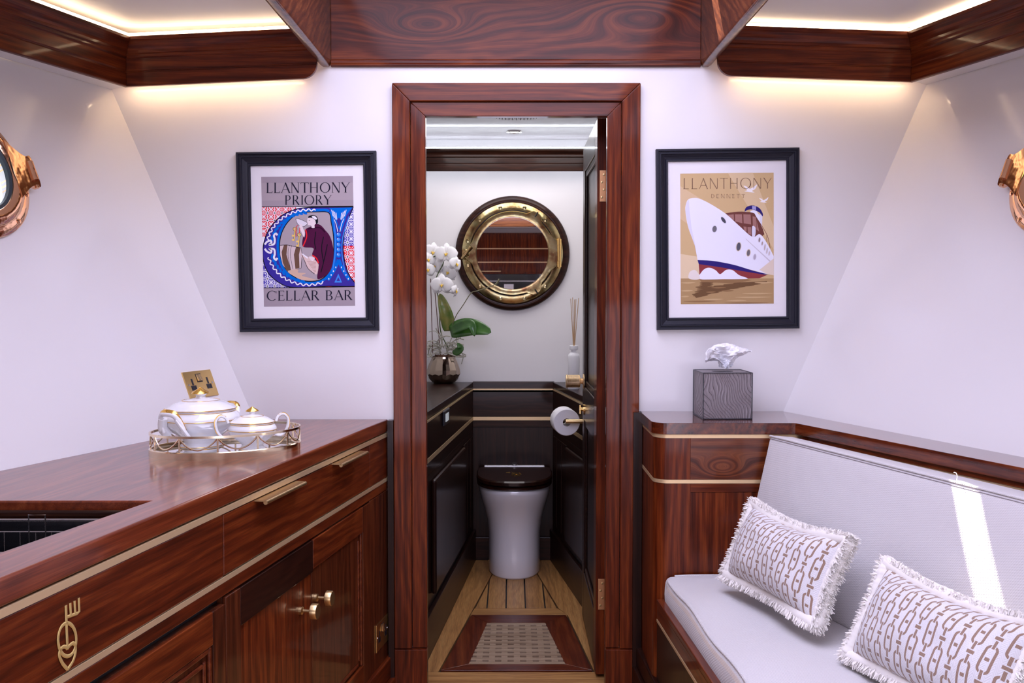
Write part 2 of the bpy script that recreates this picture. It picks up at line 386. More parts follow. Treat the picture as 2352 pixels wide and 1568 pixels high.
plankpoly([(hl(3.591) - .03, 3.591), (MC[0][0] - .008, 3.591), (MC[3][0] - .008, 4.244), (xl(Y1) - .004, Y1), (xl(5.19), 5.19), (hl(5.19) - .03, 5.19)], OAK[0])
plankpoly([(MC[1][0] + .008, 3.591), (hr(3.591) + .03, 3.591), (hr(5.19) + .03, 5.19), (xr(5.19), 5.19), (xr(Y1) + .004, Y1), (MC[2][0] + .008, 4.244)], OAK[0])
plankpoly([(MC[3][0] - .005, Y0), (MC[2][0] + .005, Y0), (xr(Y1), Y1 - .004), (xl(Y1), Y1 - .004)], OAK[2])
sx = [-.3] + [PZ(900 + x / 2.97, 1395, 0).x for x in (649, 779, 912, 1046)] + [.3]
for i in range(5):
    q = [(sx[i] + .003, Y1 + .004), (sx[i + 1] - .003, Y1 + .004), (sx[i + 1] - .003, 5.19), (sx[i] + .003, 5.19)]
    a, b = (xl(Y1) + .004, Y1), (xl(5.19) + .004, 5.19); q = clip(q, *[-t for t in line(a, b)])
    a, b = (xr(Y1) - .004, Y1), (xr(5.19) - .004, 5.19); q = clip(q, *line(a, b))
    if len(q) > 2: plankpoly(q, [OAK[1], OAK[0], OAK[1], OAK[0], OAK[0]][i])

# ------------------------------------------------------------ door frame
tf = setting('trim_1', (.0155, 3.315, 0))
fx0, fx1, fzt = PY(900, 192, 3.315).x, PY(1472, 192, 3.315).x, PY(1180, 190, 3.315).z
ix0, ix1, izt = PY(941, 240, 3.315).x, PY(1429, 240, 3.315).x, PY(1180, 232, 3.315).z
ox0, ox1, ozt = PY(977, 268, 3.327).x, PY(1395, 268, 3.327).x, PY(1180, 267, 3.327).z
zp = PY(930, 1490, 3.315).z
g = G(); g.prism([(fx0, 3.315, zp), (fx0, 3.315, fzt), (ix0, 3.315, izt), (ix0, 3.315, zp)], (0, .03, 0)); g.obj('casing', W['z'], tf, bevel=.003)
g = G(); g.prism([(fx1, 3.315, zp), (fx1, 3.315, fzt), (ix1, 3.315, izt), (ix1, 3.315, zp)], (0, .03, 0)); g.obj('casing', W['z'], tf, bevel=.003)
g = G(); g.prism([(fx0, 3.315, fzt), (fx1, 3.315, fzt), (ix1, 3.315, izt), (ix0, 3.315, izt)], (0, .03, 0)); g.obj('casing', W['x'], tf, bevel=.003)
g = G(); g.prism([(ix0 + .001, 3.327, zp), (ix0 + .001, 3.327, izt - .001), (ox0, 3.327, ozt), (ox0, 3.327, zp)], (0, .035, 0)); g.obj('door_stop', W['z'], tf, bevel=.002)
g = G(); g.prism([(ix1 - .001, 3.327, zp), (ix1 - .001, 3.327, izt - .001), (ox1, 3.327, ozt), (ox1, 3.327, zp)], (0, .035, 0)); g.obj('door_stop', W['z'], tf, bevel=.002)
g = G(); g.prism([(ix0 + .001, 3.327, izt - .001), (ix1 - .001, 3.327, izt - .001), (ox1, 3.327, ozt), (ox0, 3.327, ozt)], (0, .035, 0)); g.obj('door_stop', W['x'], tf, bevel=.002)
for a, b in ((fx0, ox0), (ox1, fx1)):
    g = G(); g.box(a, b, 3.312, 3.36, 0, zp - .002); g.obj('plinth_block', W['z'], tf, bevel=.002)
g = G(); g.box(ox0 - .03, ox0 - .012, 3.362, 3.50, 0, ozt + .02); g.obj('lining', W['z'], tf)
g = G(); g.box(.3325, .352, 3.362, 3.50, 0, ozt + .02); g.obj('lining', W['z'], tf)
g = G(); g.box(ox0 - .012, ox1 + .026, 3.362, 3.50, ozt + .03, ozt + .045); g.obj('lining', W['x'], tf)

# ------------------------------------------------------------ skylight well
sw = setting('trim_2', (0, 1.5, 2.13))
zb = 2.13; zr = 2.475
g = G(); pr = [(3.327, zb + .012), (3.322, zb + .004), (3.33, zb), (3.36, zb), (3.36, zr), (3.334, zr), (3.334, zb + .024), (3.327, zb + .02)]
X0, X1 = -.600, .625
g.prism([(X0, y, z) for y, z in pr], (X1 - X0, 0, 0)); g.obj('header_board', W['head'], sw, bevel=.002)
for s_, xi in ((-1, X0), (1, X1)):
    g = G(); n_ = 8; prof = [(0, zr), (0, zb + .02)] + [(.008 - .008 * math.cos(t * PI / 2 / 4), zb + .02 - .02 * math.sin(t * PI / 2 / 4)) for t in range(1, 5)] + [(.024, zb), (.034, zb + .006), (.036, zb + .02), (.036, zr)]
    for (d0, z0), (d1, z1) in ((prof[i], prof[i + 1]) for i in range(len(prof) - 1)): pass
    yb = -.2
    xi2 = xi + s_ * .03
    ring0 = [Vector((xi + s_ * d, 3.334, z)) for d, z in prof]; ring1 = [Vector((xi2 + s_ * d, yb, z)) for d, z in prof]
    g.loft([ring0, ring1]); g.obj('side_board', W['zl'], sw, smooth=True)
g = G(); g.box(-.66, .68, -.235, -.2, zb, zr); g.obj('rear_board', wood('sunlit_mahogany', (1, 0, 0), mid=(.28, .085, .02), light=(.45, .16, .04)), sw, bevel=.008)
g = G(); g.box(-.66, .69, -.2, 3.215, zr, zr + .02); g.box(-.66, .69, 3.30, 3.45, zr, zr + .02); g.box(.62, .69, 3.2, 3.32, zr, zr + .02); g.box(-.66, .36, 3.2, 3.32, zr, zr + .02)
g.obj('sun_slit_mask', mat('slit_mask_white', (.8, .8, .85), .8), sw)  # unseen cover added over the well; its slit shapes the sun streaks
g = G()   # deck over everything so that no stray light enters
g.box(-3.2, -.64, -2.4, 3.5, 2.36, 2.38); g.box(.68, 3.2, -2.4, 3.5, 2.36, 2.38); g.box(-3.2, 3.2, -2.4, -.235, 2.36, 2.38); g.box(-1.2, 1.2, 3.36, 5.6, 2.36, 2.38)
struct(g.obj('roof', ceilp))

# ------------------------------------------------------------ cornices with LED strips
# profile: (offset into the room, height above bottom)
CP = [(.0, .0), (.002, .0), (.004, .003), (.004, .043), (.001, .045), (.001, .048), (.004, .050), (.004, .088), (.010, .092), (.010, .100), (.016, .103), (.016, .112),
      (.019, .120), (.026, .129), (.036, .136), (.043, .140), (.043, .150), (.030, .153), (-.012, .153), (-.012, .0)]
def cornice(name, m, p0, p1, in0, in1, dz0=0.0, dz1=0.0, round_end=0):
    """sweep the cornice profile from p0 to p1 (bottom back line); in0/in1: inward (mitre) vectors at the two ends"""
    p0, p1, in0, in1 = map(Vector, (p0, p1, in0, in1)); g = G(); rings = []
    ts = [0, 1] if not round_end else [0] + [1 - .075 * (1 - math.sin(k / 8 * PI / 2)) for k in range(9)]
    for t in ts:
        p = p0.lerp(p1, t); iv = in0.lerp(in1, t); cut = 0
        if round_end:
            d = (1 - t) * (p1 - p0).length; R = .046
            if d < R: cut = R - math.sqrt(max(0, R * R - (R - d) ** 2))
        rings.append([p + iv * o + Vector((0, 0, max(h, cut))) for o, h in CP])
    g.loft(rings); o = g.obj(name, m, smooth=False, bevel=.0015); return struct(o)
def mitre(din, n1, n2):   # inward vector at a corner so that both offsets are 1
    b = (n1 + n2).normalized(); return b / b.dot(n1)
trimc = {}
for s_, px, ped, nL, d in ((-1, (290, 199), (728, 179), NL, DL), (1, (2093, 188), (1648, 173), NR, DR)):
    cn = PY(*px, 3.265); e = PY(*ped, 3.265); nf = Vector((0, -1, 0)); ns = Vector((nL.x, nL.y, 0)).normalized()
    mv = mitre(None, nf, ns)
    cornice('trim_%d' % (3 if s_ < 0 else 4), W['cor'], cn, e, mv, nf, round_end=1)
    fa = cn - d * 2.6; fa.z = cn.z
    far2 = Vector((fa.x, -2.25, cn.z))
    wy = wood('walnut_cornice_%s' % ('port' if s_ < 0 else 'starboard'), tuple(d), seed=s_ * .8 + 2, coat=.2, mid=(.15, .024, .007))
    o = cornice('trim_%d' % (5 if s_ < 0 else 6), wy, cn, fa, mv, ns)
    # soffit between cornice and hull
    g = G(); zs = cn.z + .006
    q = [cn + mv * .0 + Vector((0, 0, .006)), fa + Vector((0, 0, .006)), Vector((hull(s_, fa.y, zs), fa.y, zs)), Vector((hull(s_, YW, zs), YW, zs)), Vector((e.x, YW, e.z + .03)), Vector((e.x, 3.27, e.z + .03))]
    q2 = [q[0], q[1], q[2], q[3]]
    g.hexa([p for p in q2] + [p + Vector((0, 0, .008)) for p in q2])
    struct(g.obj('trim_%d' % (7 if s_ < 0 else 8), paint))
    side = 'port' if s_ < 0 else 'starboard'; sl = 'left' if s_ < 0 else 'right'
    # upper strips
    up = Vector((0, 0, .157)); off = .020
    def ledbar(p, q, iv0, iv1, dz, w=.008, h=.007):
        g = G(); a, b = Vector(p), Vector(q); zz = Vector((0, 0, h))
        g.hexa([a + dz, b + dz, b + iv1 * w + dz, a + iv0 * w + dz, a + dz + zz, b + dz + zz, b + iv1 * w + dz + zz, a + iv0 * w + dz + zz]); return g
    t_ = tag(ledbar(cn + mv * off, e + nf * off, mv, nf, up).obj('led_strip', ledw), 'warm glowing LED strip on the short front cornice, %s of the skylight well' % sl, 'light')
    t_ = tag(ledbar(cn + mv * off, fa + ns * off, mv, ns, up).obj('led_strip', ledw), 'long warm LED strip running along the %s hull cornice towards the viewer' % sl, 'light')
    # lower strips behind the cornice foot
    lo = Vector((0, 0, .010))
    g = ledbar(cn - mv * .024 , e - nf * .022 + Vector((s_ * .07, 0, .0)) , mv, nf, lo, .006, .004)
    tag(g.obj('led_strip', ledl), 'hidden LED strip behind the foot of the %s front cornice, washing the wall' % sl, 'light')

# ------------------------------------------------------------ toilet cabin shell
YB = 5.22; HZ = 2.19
g = G(); g.box(-.9, .9, YB, YB + .04, 0, 2.3); struct(g.obj('wall_head_back', hpaint))
g = G(); g.box(-.68, -.64, YW + .1, YB, 0, 2.3); struct(g.obj('wall_head_left', hpaint))
g = G(); g.box(.64, .68, YW + .1, YB, 0, 2.3); struct(g.obj('wall_head_right', hpaint))
g = G(); g.box(-.68, .68, 3.44, YB + .04, HZ, HZ + .02); struct(g.obj('ceiling', hceil))
z0 = PY(1100, 393, 5.12).z
hp = [(0, 0), (.004, .003), (.004, .038), (.001, .040), (.004, .042), (.004, .070), (.012, .073), (.012, .084), (.022, .094), (.034, .102), (.034, .112), (0, .112)]
g = G(); g.prism([(-.62, 5.13 - o, z0 + h) for o, h in hp], (1.24, 0, 0)); struct(g.obj('trim_9', W['hx'], bevel=.001))
g = G(); g.box(-.62, .62, 5.115, 5.125, z0 + .114, z0 + .121); tag(g.obj('led_strip', ledc), 'cool white LED strip above the cornice over the round mirror', 'light')
g = G(); g.box(-.62, .62, 5.150, 5.156, z0 + .012, z0 + .016); tag(g.obj('led_strip', ledc), 'cool LED strip hidden below the cornice over the round mirror', 'light')
lp = PZ(1181, 302, HZ)
t = thing('downlight', 'small round recessed spotlight in the toilet cabin ceiling', 'light', lp)
g = G(); g.lathe([(.040, 0), (.040, -.004), (.030, -.006), (.028, -.001)], lp, seg=32); g.obj('bezel', chrome, t, smooth=True)
g = G(); g.lathe([(.001, -.002), (.0275, -.002)], lp, seg=24, capb=False, capt=False); g.obj('lens', lampc, t)
t = thing('shower_head', 'round rain shower head flush under the toilet cabin ceiling', 'shower head', (.02, 4.39, 2.17))
g = G(); g.lathe([(.02, .02), (.02, .008), (.13, .008), (.132, .002), (.13, 0), (.001, 0)], (.02, 4.39, 2.17), seg=48, capt=False); g.obj('plate', chrome, t, smooth=True)
g = G()
for r_, n_ in ((.118, 44), (.10, 36), (.08, 30), (.06, 22)):
    for k in range(n_):
        a = 2 * PI * k / n_; g.lathe([(.0022, 0), (.0015, -.006)], (.02 + r_ * math.cos(a), 4.39 + r_ * math.sin(a), 2.17), seg=5)
g.obj('nozzles', plastic, t, kind='stuff')

# ------------------------------------------------------------ toilet cabin joinery
zs_ = PY(1178, 877, 5.17).z
zst = [PY(1178, y, 5.17).z for y in (894, 901, 957, 965)]
FB = frame((-.21, 5.17, 0), (1, 0, 0))     # n towards camera?
if FB.n.y > 0: FB = frame((-.21, 5.17, 0), (1, 0, 0)); 
def fb(g, Fr, *a): g.fbox(Fr, *a)
def mkframe(p, q):   # vertical face from p to q (xy) with n into the cabin/room (towards camera/centre)
    u = (Vector((q[0], q[1], 0)) - Vector((p[0], p[1], 0)))
    L = u.length; f = frame((p[0], p[1], 0), u)
    return f, L
cb = thing('back_panelling', 'shade-darkened walnut panelling with two brass inlay lines behind the toilet', 'panelling', (0, 5.17, 0))
f, L = mkframe((-.205, 5.17), (.222, 5.17)); sg = -1 if f.n.y > 0 else 1
def bx(name, m, par, Fr, sg, a0, a1, b0, b1, c0, c1, bevel=.0015, **k):
    g = G(); g.fbox(Fr, a0, a1, b0, b1, c0 * sg, c1 * sg); return g.obj(name, m, par, bevel=bevel, **k)
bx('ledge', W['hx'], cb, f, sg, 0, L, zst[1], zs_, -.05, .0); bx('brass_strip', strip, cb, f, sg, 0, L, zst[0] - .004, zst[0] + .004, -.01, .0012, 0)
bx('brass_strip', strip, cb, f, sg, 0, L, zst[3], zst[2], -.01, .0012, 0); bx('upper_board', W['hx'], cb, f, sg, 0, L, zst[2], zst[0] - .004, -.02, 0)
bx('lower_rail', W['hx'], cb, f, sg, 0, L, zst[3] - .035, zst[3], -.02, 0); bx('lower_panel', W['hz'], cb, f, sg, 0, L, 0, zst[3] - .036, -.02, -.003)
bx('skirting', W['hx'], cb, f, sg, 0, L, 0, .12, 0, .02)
for s_ in (-1, 1):
    side = 'left' if s_ < 0 else 'right'
    p = (-.203, 5.17) if s_ < 0 else (.213, 5.17); q = (-.345, 3.56) if s_ < 0 else (.437, 3.56)
    if s_ < 0: f, L = mkframe(p, q)
    else: f, L = mkframe(p, q)
    sg = 1 if f.n.x * s_ < 0 else -1
    cb = thing('side_cabinet', 'shade-darkened walnut cabinet with shelf top and brass lines on the %s of the toilet' % side, 'cabinet', (p[0], p[1], 0))
    g = G(); a, b = Vector((p[0], p[1], zs_)), Vector((q[0], q[1], zs_)); ex_ = s_ * .635
    g.hexa([a - Vector((0, 0, .03)), b - Vector((0, 0, .03)), Vector((ex_, q[1], zs_ - .03)), Vector((ex_, p[1] + .045, zs_ - .03)), a, b, Vector((ex_, q[1], zs_)), Vector((ex_, p[1] + .045, zs_))])
    g.obj('shelf_top', W['hy'], cb, bevel=.003)
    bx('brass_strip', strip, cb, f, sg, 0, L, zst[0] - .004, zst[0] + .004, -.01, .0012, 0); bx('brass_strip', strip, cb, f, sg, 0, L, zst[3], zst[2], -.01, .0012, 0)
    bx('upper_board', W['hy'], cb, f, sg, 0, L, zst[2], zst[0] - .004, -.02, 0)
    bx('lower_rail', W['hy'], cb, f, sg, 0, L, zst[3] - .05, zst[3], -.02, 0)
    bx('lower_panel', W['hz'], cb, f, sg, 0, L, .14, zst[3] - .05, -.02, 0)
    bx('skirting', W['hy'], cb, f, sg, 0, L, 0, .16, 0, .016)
    d = bx('door', W['hz'], cb, f, sg, .42, 1.3, .20, .655, 0, .02, .012)
    bx('door', W['hz'], cb, f, sg, .04, .38, .20, .655, 0, .004, .002)
    for t_ in (.13, .26): bx('groove', W['hx'], cb, f, sg, t_, t_ + .003, .2, .655, .004, .0055, 0)
    if s_ < 0:
        bl = thing('control_panel', 'small dark framed toilet control panel with a lit grey display', 'switch', f(.62, .80, 0))
        cpos = PP(1022, 957, f.o, f.n); ta = (cpos - f.o).dot(f.u); zb_ = cpos.z
        bx('bezel', plastic, bl, f, sg, ta - .075, ta + .075, zb_ - .033, zb_ + .033, 0, .010, .006)
        bx('display', mat('display_grey', (.35, .38, .42), .3, emit=(.5, .55, .6), es=.4), bl, f, sg, ta - .035, ta + .045, zb_ - .017, zb_ + .017, .010, .0115, 0)

# ------------------------------------------------------------ floor mat with grating
t = thing('floor_grating', 'red mahogany framed shower mat with a pale oak lattice set in the floor', 'mat', (0, 3.92, 0))
ic = [PZ(1076.8, 1523.8, .003), PZ(1298.3, 1523.8, .003), PZ(1251.9, 1428.9, .003), PZ(1119.5, 1428.9, .003)]
mc = [Vector((x, y, 0)) for x, y in MC]
red = [W['rail'], wood('mahogany_rail_across', (1, 0, 0), dark=(.05, .008, .004), mid=(.15, .025, .009), light=(.25, .055, .016), seed=.5)]
for i in range(4):
    a, b, c, d = mc[i], mc[(i + 1) % 4], ic[(i + 1) % 4], ic[i]
    g = G(); g.prism([Vector((p.x, p.y, -.011)) for p in (a, b, c, d)], (0, 0, .013)); g.obj('frame_rail', red[0] if i % 2 else red[1], t, bevel=.002)
g = G(); g.prism([Vector((p.x, p.y, -.0119)) for p in mc], (0, 0, .0008)); g.obj('tray', mat('hole_shade_tray', (.02, .016, .014), .35, coat=.5), t)  # near-black sheet paints the shade inside the shallow lattice holes
def bil(u, v): return (ic[0] * (1 - u) + ic[1] * u) * (1 - v) + (ic[3] * (1 - u) + ic[2] * u) * v
for j in range(11):
    v0, v1 = j / 10.55, j / 10.55 + .052; g = G(); q = [bil(-.02, v0), bil(1.02, v0), bil(1.02, v1), bil(-.02, v1)]
    g.prism([Vector((p.x, p.y, -.010)) for p in q], (0, 0, .0118)); g.obj('cross_slat', OAKL, t, bevel=.0008)
wm = .5 * (ic[0].x + ic[1].x)
for j in range(-3, 4):
    x0, x1 = wm + j * .0475 - .012, wm + j * .0475 + .012; q = [(x0, ic[0].y), (x1, ic[0].y), (x1, ic[2].y), (x0, ic[2].y)]
    q = clip(q, *[-k_ for k_ in line((ic[0].x, ic[0].y), (ic[3].x, ic[3].y))]); q = clip(q, *line((ic[1].x, ic[1].y), (ic[2].x, ic[2].y)))
    if len(q) > 2: g = G(); g.prism([Vector((x, y, -.010)) for x, y in q], (0, 0, .0105)); g.obj('long_slat', OAKL, t, bevel=.0008)

# ------------------------------------------------------------ toilet
t = thing('toilet', 'white china toilet with a closed dark walnut lid at the end of the cabin', 'toilet', (.012, 4.95, 0))
def dring(cx, y0, y1, hw, z, n=40, p=2.6, back=.62):
    out = []
    for k in range(n):
        a = 2 * PI * k / n; c, s_ = math.cos(a), math.sin(a)
        pe = p if s_ < 0 else 7.0
        x = hw * (abs(c) ** (2 / pe)) * (1 if c > 0 else -1); yy = abs(s_) ** (2 / pe)
        ym = lerp(y0, y1, back); y = ym + (y1 - ym) * yy if s_ > 0 else ym - (ym - y0) * yy
        out.append(Vector((cx + x, y, z)))
    return out
g = G(); rr = []
for z, hw, y0, y1 in ((0, .128, 4.79, 5.165), (.01, .133, 4.785, 5.165), (.10, .130, 4.80, 5.165), (.20, .132, 4.81, 5.165), (.27, .142, 4.80, 5.165), (.33, .158, 4.775, 5.165), (.38, .172, 4.745, 5.16), (.42, .180, 4.725, 5.16), (.442, .181, 4.72, 5.16), (.446, .172, 4.73, 5.15)):
    rr.append(dring(.012, y0, y1, hw, z, 48, 2.3))
g.loft(rr); g.obj('bowl', toiletw, t, smooth=2)
woodlid = wood('walnut_toilet_lid', (1, 0, 0), dark=(.008, .003, .002), mid=(.03, .009, .005), light=(.06, .018, .009), seed=7)
for nm, za, zb_, hw, yf in (('seat', .4465, .464, .188, 4.712), ('lid', .468, .494, .190, 4.708)):
    g = G(); rr = [dring(.012, yf + .006, 5.15, hw - .006, za, 48, 2.5), dring(.012, yf, 5.152, hw, za + .004, 48, 2.5), dring(.012, yf, 5.152, hw, zb_ - .007, 48, 2.5), dring(.012, yf + .008, 5.148, hw - .006, zb_, 48, 2.5)]
    g.loft(rr); lid = g.obj(nm, woodlid, t, smooth=True)
g = G(); g.box(-.145, .17, 5.142, 5.168, .47, .499); g.obj('hinge_bar', toiletw, t, bevel=.005)
g = G(); g.lathe([(.018, .499), (.018, .504), (.012, .506)], (.013, 5.155, 0), sy=.6, seg=24); g.obj('flush_button', chrome, t, smooth=True)
g = G()   # gold line emblem on the lid
for pts in ([(780, 128), (782, 133), (805, 134), (805, 128)], [(793, 133), (793, 128)], [(818, 126), (820, 136), (840, 137), (850, 133)], [(820, 142), (870, 136), (882, 143), (875, 152), (845, 157), (815, 150), (820, 142)], [(830, 150), (850, 146), (870, 150)]):
    g.tube([PZ(900 + x / 2.97, 1040 + y / 2.97, .4945) for x, y in pts], .0013, 5)
g.obj('emblem', gilt, t)

# ------------------------------------------------------------ door (open into the cabin)
dr = setting('door_1', (.32, 3.53, 0))
XD0, XD1, YD0, YD1 = .3005, .3395, 3.531, 4.225
ZD1 = PY(1384, 271, 3.531).z
f, L = mkframe((XD0, YD0), (XD0, YD1)); sg = 1 if f.n.x < 0 else -1
TD = .039
bx('stile', W['z'], dr, f, sg, 0, .10, .012, ZD1, -TD, 0, .003); bx('stile', W['hz'], dr, f, sg, L - .10, L, .012, ZD1, -TD, 0, .003)  # far stile uses the walnut with shade in its colour
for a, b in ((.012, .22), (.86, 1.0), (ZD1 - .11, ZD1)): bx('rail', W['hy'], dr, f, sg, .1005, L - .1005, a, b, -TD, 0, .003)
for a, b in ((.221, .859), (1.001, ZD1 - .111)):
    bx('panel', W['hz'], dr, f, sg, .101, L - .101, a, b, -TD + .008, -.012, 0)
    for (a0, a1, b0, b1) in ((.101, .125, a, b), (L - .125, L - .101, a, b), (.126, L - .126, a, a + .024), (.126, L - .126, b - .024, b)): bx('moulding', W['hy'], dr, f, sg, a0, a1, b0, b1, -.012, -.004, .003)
for y0, y1 in ((391, 463), (1329, 1399)):
    za, zb_ = PY(1384, y1, YD0).z, PY(1384, y0, YD0).z
    g = G(); g.box(.309, .3305, 3.5285, 3.532, za, zb_); g.tube([(.334, 3.527, za), (.334, 3.527, zb_)], .0035, 10); h = g.obj('hinge', mat('copper_brass', (.72, .38, .18), .35, .8), dr, bevel=.0004)
    g = G()
    for k in range(4): g.lathe([(.0046, 0), (.004, .0012), (.0, .0016)], (.3165 if k % 2 == 0 else .3235, 3.5285, lerp(za, zb_, .14 + .24 * k)), ax=(0, -1, 0), seg=12)
    g.obj('screws', brass, h, smooth=True, kind='stuff')
kz = PY(1318, 875, 4.13).z
g = G(); g.lathe([(.030, 0), (.030, .006), (.012, .008), (.012, .016), (.024, .018), (.027, .022), (.027, .026), (.0265, .027), (.0265, .068), (.028, .069), (.028, .074), (.025, .077), (.001, .077)], (XD0, 4.13, kz), ax=(-1, 0, 0), seg=40)
kn = mat('knurled_brass', (.85, .62, .36), .25, 1.0); _p = pos(kn.node_tree); _a = sn(dot(_p, (1400, 0, 1400))) * sn(dot(_p, (1400, 0, -1400))); bump(bsdf(kn), _a, .6, .001)
g.obj('door_knob', kn, dr, smooth=True)
g = G(); g.lathe([(.022, 0), (.022, .005), (.008, .006), (.008, .016), (.001, .016)], (XD0, 4.13, kz - .118), ax=(-1, 0, 0), seg=28); g.box(XD0 - .02, XD0 - .014, 4.126, 4.134, kz - .136, kz - .10); g.obj('thumb_turn', gold, dr, smooth=True)

# ------------------------------------------------------------ toilet roll and holder
rc = Vector((PY(1302, 970, 4.40).x, 4.40, PY(1302, 970, 4.40).z)); ax = Vector((-.13, 1, .03)).normalized()
g = G(); g.lathe([(.018, 0), (.020, 0), (.0575, 0), (.0600, .003), (.0600, .092), (.0575, .095), (.018, .095), (.018, 0)], rc, ax=ax, seg=48, capb=False, capt=False)
rm = mat('toilet_paper', (.82, .80, .82), .9); _p = pos(rm.node_tree); bump(bsdf(rm), noise(_p, 260, 2), .4, .001)
tag(g.obj('toilet_roll', rm, smooth=True), 'white toilet paper roll on a brass bar beside the open door', 'toilet roll')
t = thing('toilet_roll_holder', 'brass bar holding the toilet roll beside the open door', 'holder', rc)
g = G(); a_ = rc - ax * .018 + Vector((0, 0, .008)); g.tube([a_ + Vector((-.008, 0, 0)), a_ + Vector((.068, 0, 0))], .0095, 18); g.obj('bar', brass, t, smooth=True)
g = G(); g.tube([a_, a_ + ax * .10], .007, 12); g.obj('spindle', brass, t, smooth=True)
g = G(); g.lathe([(.022, 0), (.022, .006)], a_ + Vector((.068, 0, 0)), ax=(1, 0, 0), seg=24); g.obj('rosette', brass, t, smooth=True)

# ------------------------------------------------------------ round mirror made from a porthole
mcn = PY(1177, 582, 5.2); t = thing('porthole_mirror', 'round brass porthole mirror with a dark wooden surround on the cabin end wall', 'mirror', (mcn.x, 5.2, mcn.z))
FM = frame((mcn.x, YB, mcn.z), (1, 0, 0)); sgm = -1 if FM.n.y > 0 else 1; mo = Vector((mcn.x, YB, mcn.z)); mo.x = PY(1177, 582, YB).x; mo.z = PY(1177, 582, YB).z
sm_ = 5.17 / 2287
g = G(); g.lathe([(.298, 0), (.298, .014), (.294, .022), (.285, .028), (.272, .030), (.262, .027), (.255, .024), (.19, .024), (.19, .0)], mo, ax=(0, -1, 0), seg=96, capb=False, capt=False); g.obj('wooden_surround', W['hx'], t, smooth=True)
g = G(); g.lathe([(.262, .022), (.262, .034), (.258, .037), (.226, .037), (.224, .037), (.224, .022)], mo, ax=(0, -1, 0), seg=96, capb=False, capt=False); g.obj('flange', abrass, t, smooth=True)
def lobe(k, n=96):
    a = 2 * PI * k / n; r = .218
    for ang, amt, wd_ in ((math.radians(58), .028, .16), (math.radians(-58), .028, .16), (math.radians(180), .030, .20), (0, .034, .36)):
        d_ = (a - ang + PI) % (2 * PI) - PI; r += amt * math.exp(-(d_ / wd_) ** 4)
    return r
g = G(); n_ = 144; rings = []
xv, zv = Vector((1, 0, 0)), Vector((0, 0, 1))
for sc_, hh in ((1, .034), (1, .043), (.985, .047), (None, .048), ('in', .046), ('in2', .036)):
    ring = []
    for k in range(n_):
        a = 2 * PI * k / n_; r = lobe(k, n_)
        if sc_ is None: r = .197
        elif sc_ == 'in': r = .1865
        elif sc_ == 'in2': r = .1865
        else: r *= sc_
        ring.append(mo + xv * math.cos(a) * r + zv * math.sin(a) * r + Vector((0, -hh, 0)))
    rings.append(ring)
g.loft(rings, cap=False); g.obj('glass_ring', abrass, t, smooth=True)
g = G(); g.lathe([(.001, .038), (.188, .038)], mo, ax=(0, -1, 0), seg=96, capb=False, capt=False); g.obj('mirror_glass', mirror, t, smooth=True)
for k in range(12):
    a = 2 * PI * (k + .5) / 12
    if abs(((a - 0 + PI) % (2 * PI)) - PI) < .2: continue
    p = mo + xv * math.cos(a) * .243 + zv * math.sin(a) * .243 + Vector((0, -.0365, 0)); g = G(); g.lathe([(.0105, 0), (.0095, .0015), (.001, .0028)], p, ax=(0, -1, 0), seg=16)
    d_ = random.uniform(0, PI); sv = xv * math.cos(d_) + zv * math.sin(d_); g.tube([p - sv * .008 + Vector((0, -.0028, 0)), p + sv * .008 + Vector((0, -.0028, 0))], .0011, 4, mi=1); g.obj('screw', [abrass, dark], t, smooth=True)
for ang in (58, -58):
    a = math.radians(ang); p = mo + xv * math.cos(a) * .236 + zv * math.sin(a) * .236 + Vector((0, -.0485, 0)); g = G()
    tv = xv * math.cos(a) + zv * math.sin(a); g.tube([p - tv * .016, p + tv * .012], [(.004, .010)] * 2, 12); g.obj('slot', dark, t)
hx = mo + xv * .2425 + Vector((0, -.046, 0))
g = G()
for z0_, z1_, r_ in ((-.072, -.042, .012), (-.041, .041, .0105), (.042, .072, .012)): g.tube([hx + zv * z0_, hx + zv * z1_], r_, 16)
g.tube([hx + zv * -.08, hx + zv * -.072], .006, 10); g.tube([hx + zv * .072, hx + zv * .078], .006, 10)
g.obj('hinge', gold, t, smooth=True)
cw = mo + xv * -.238 + Vector((0, -.048, 0)); dv = (xv * .62 + zv * .78).normalized()
g = G(); g.lathe([(.020, 0), (.020, .012), (.015, .016), (.008, .017), (.001, .020)], cw, ax=(0, -1, 0), seg=24)
g.tube([cw - dv * .040 + Vector((0, -.016, 0)), cw - dv * .020 + Vector((0, -.012, 0)), cw + dv * .016 + Vector((0, -.012, 0)), cw + dv * .042 + Vector((0, -.016, 0))], [.007, .009, .010, .012], 12)
g.obj('wing_screw', abrass, t, smooth=True)
g = G(); g.tube([cw + dv * .03 + xv * .012, cw + dv * .03 + xv * .013], .01, 8); 

# ------------------------------------------------------------ diffuser
pc = Vector((PY(1318, 860, 4.76).x, 4.76, zs_)); t = thing('reed_diffuser', 'white bottle reed diffuser with five reeds half hidden by the open door', 'diffuser', pc)
g = G(); g.lathe([(.025, 0), (.028, .004), (.028, .155), (.026, .166), (.013, .178), (.012, .186), (.0205, .190), (.0215, .198), (.0205, .208), (.019, .209), (.008, .205)], pc, seg=32); g.obj('bottle', whitep, t, smooth=True)
for dx, dy in ((-.016, .0), (-.006, .012), (.002, -.01), (.010, .01), (.022, -.004)):
    g = G(); g.tube([pc + Vector((dx * .1, dy * .1, .19)), pc + Vector((dx, dy, .435 + random.uniform(-.008, .006)))], .0019, 6); g.obj('reed', reedm, t)

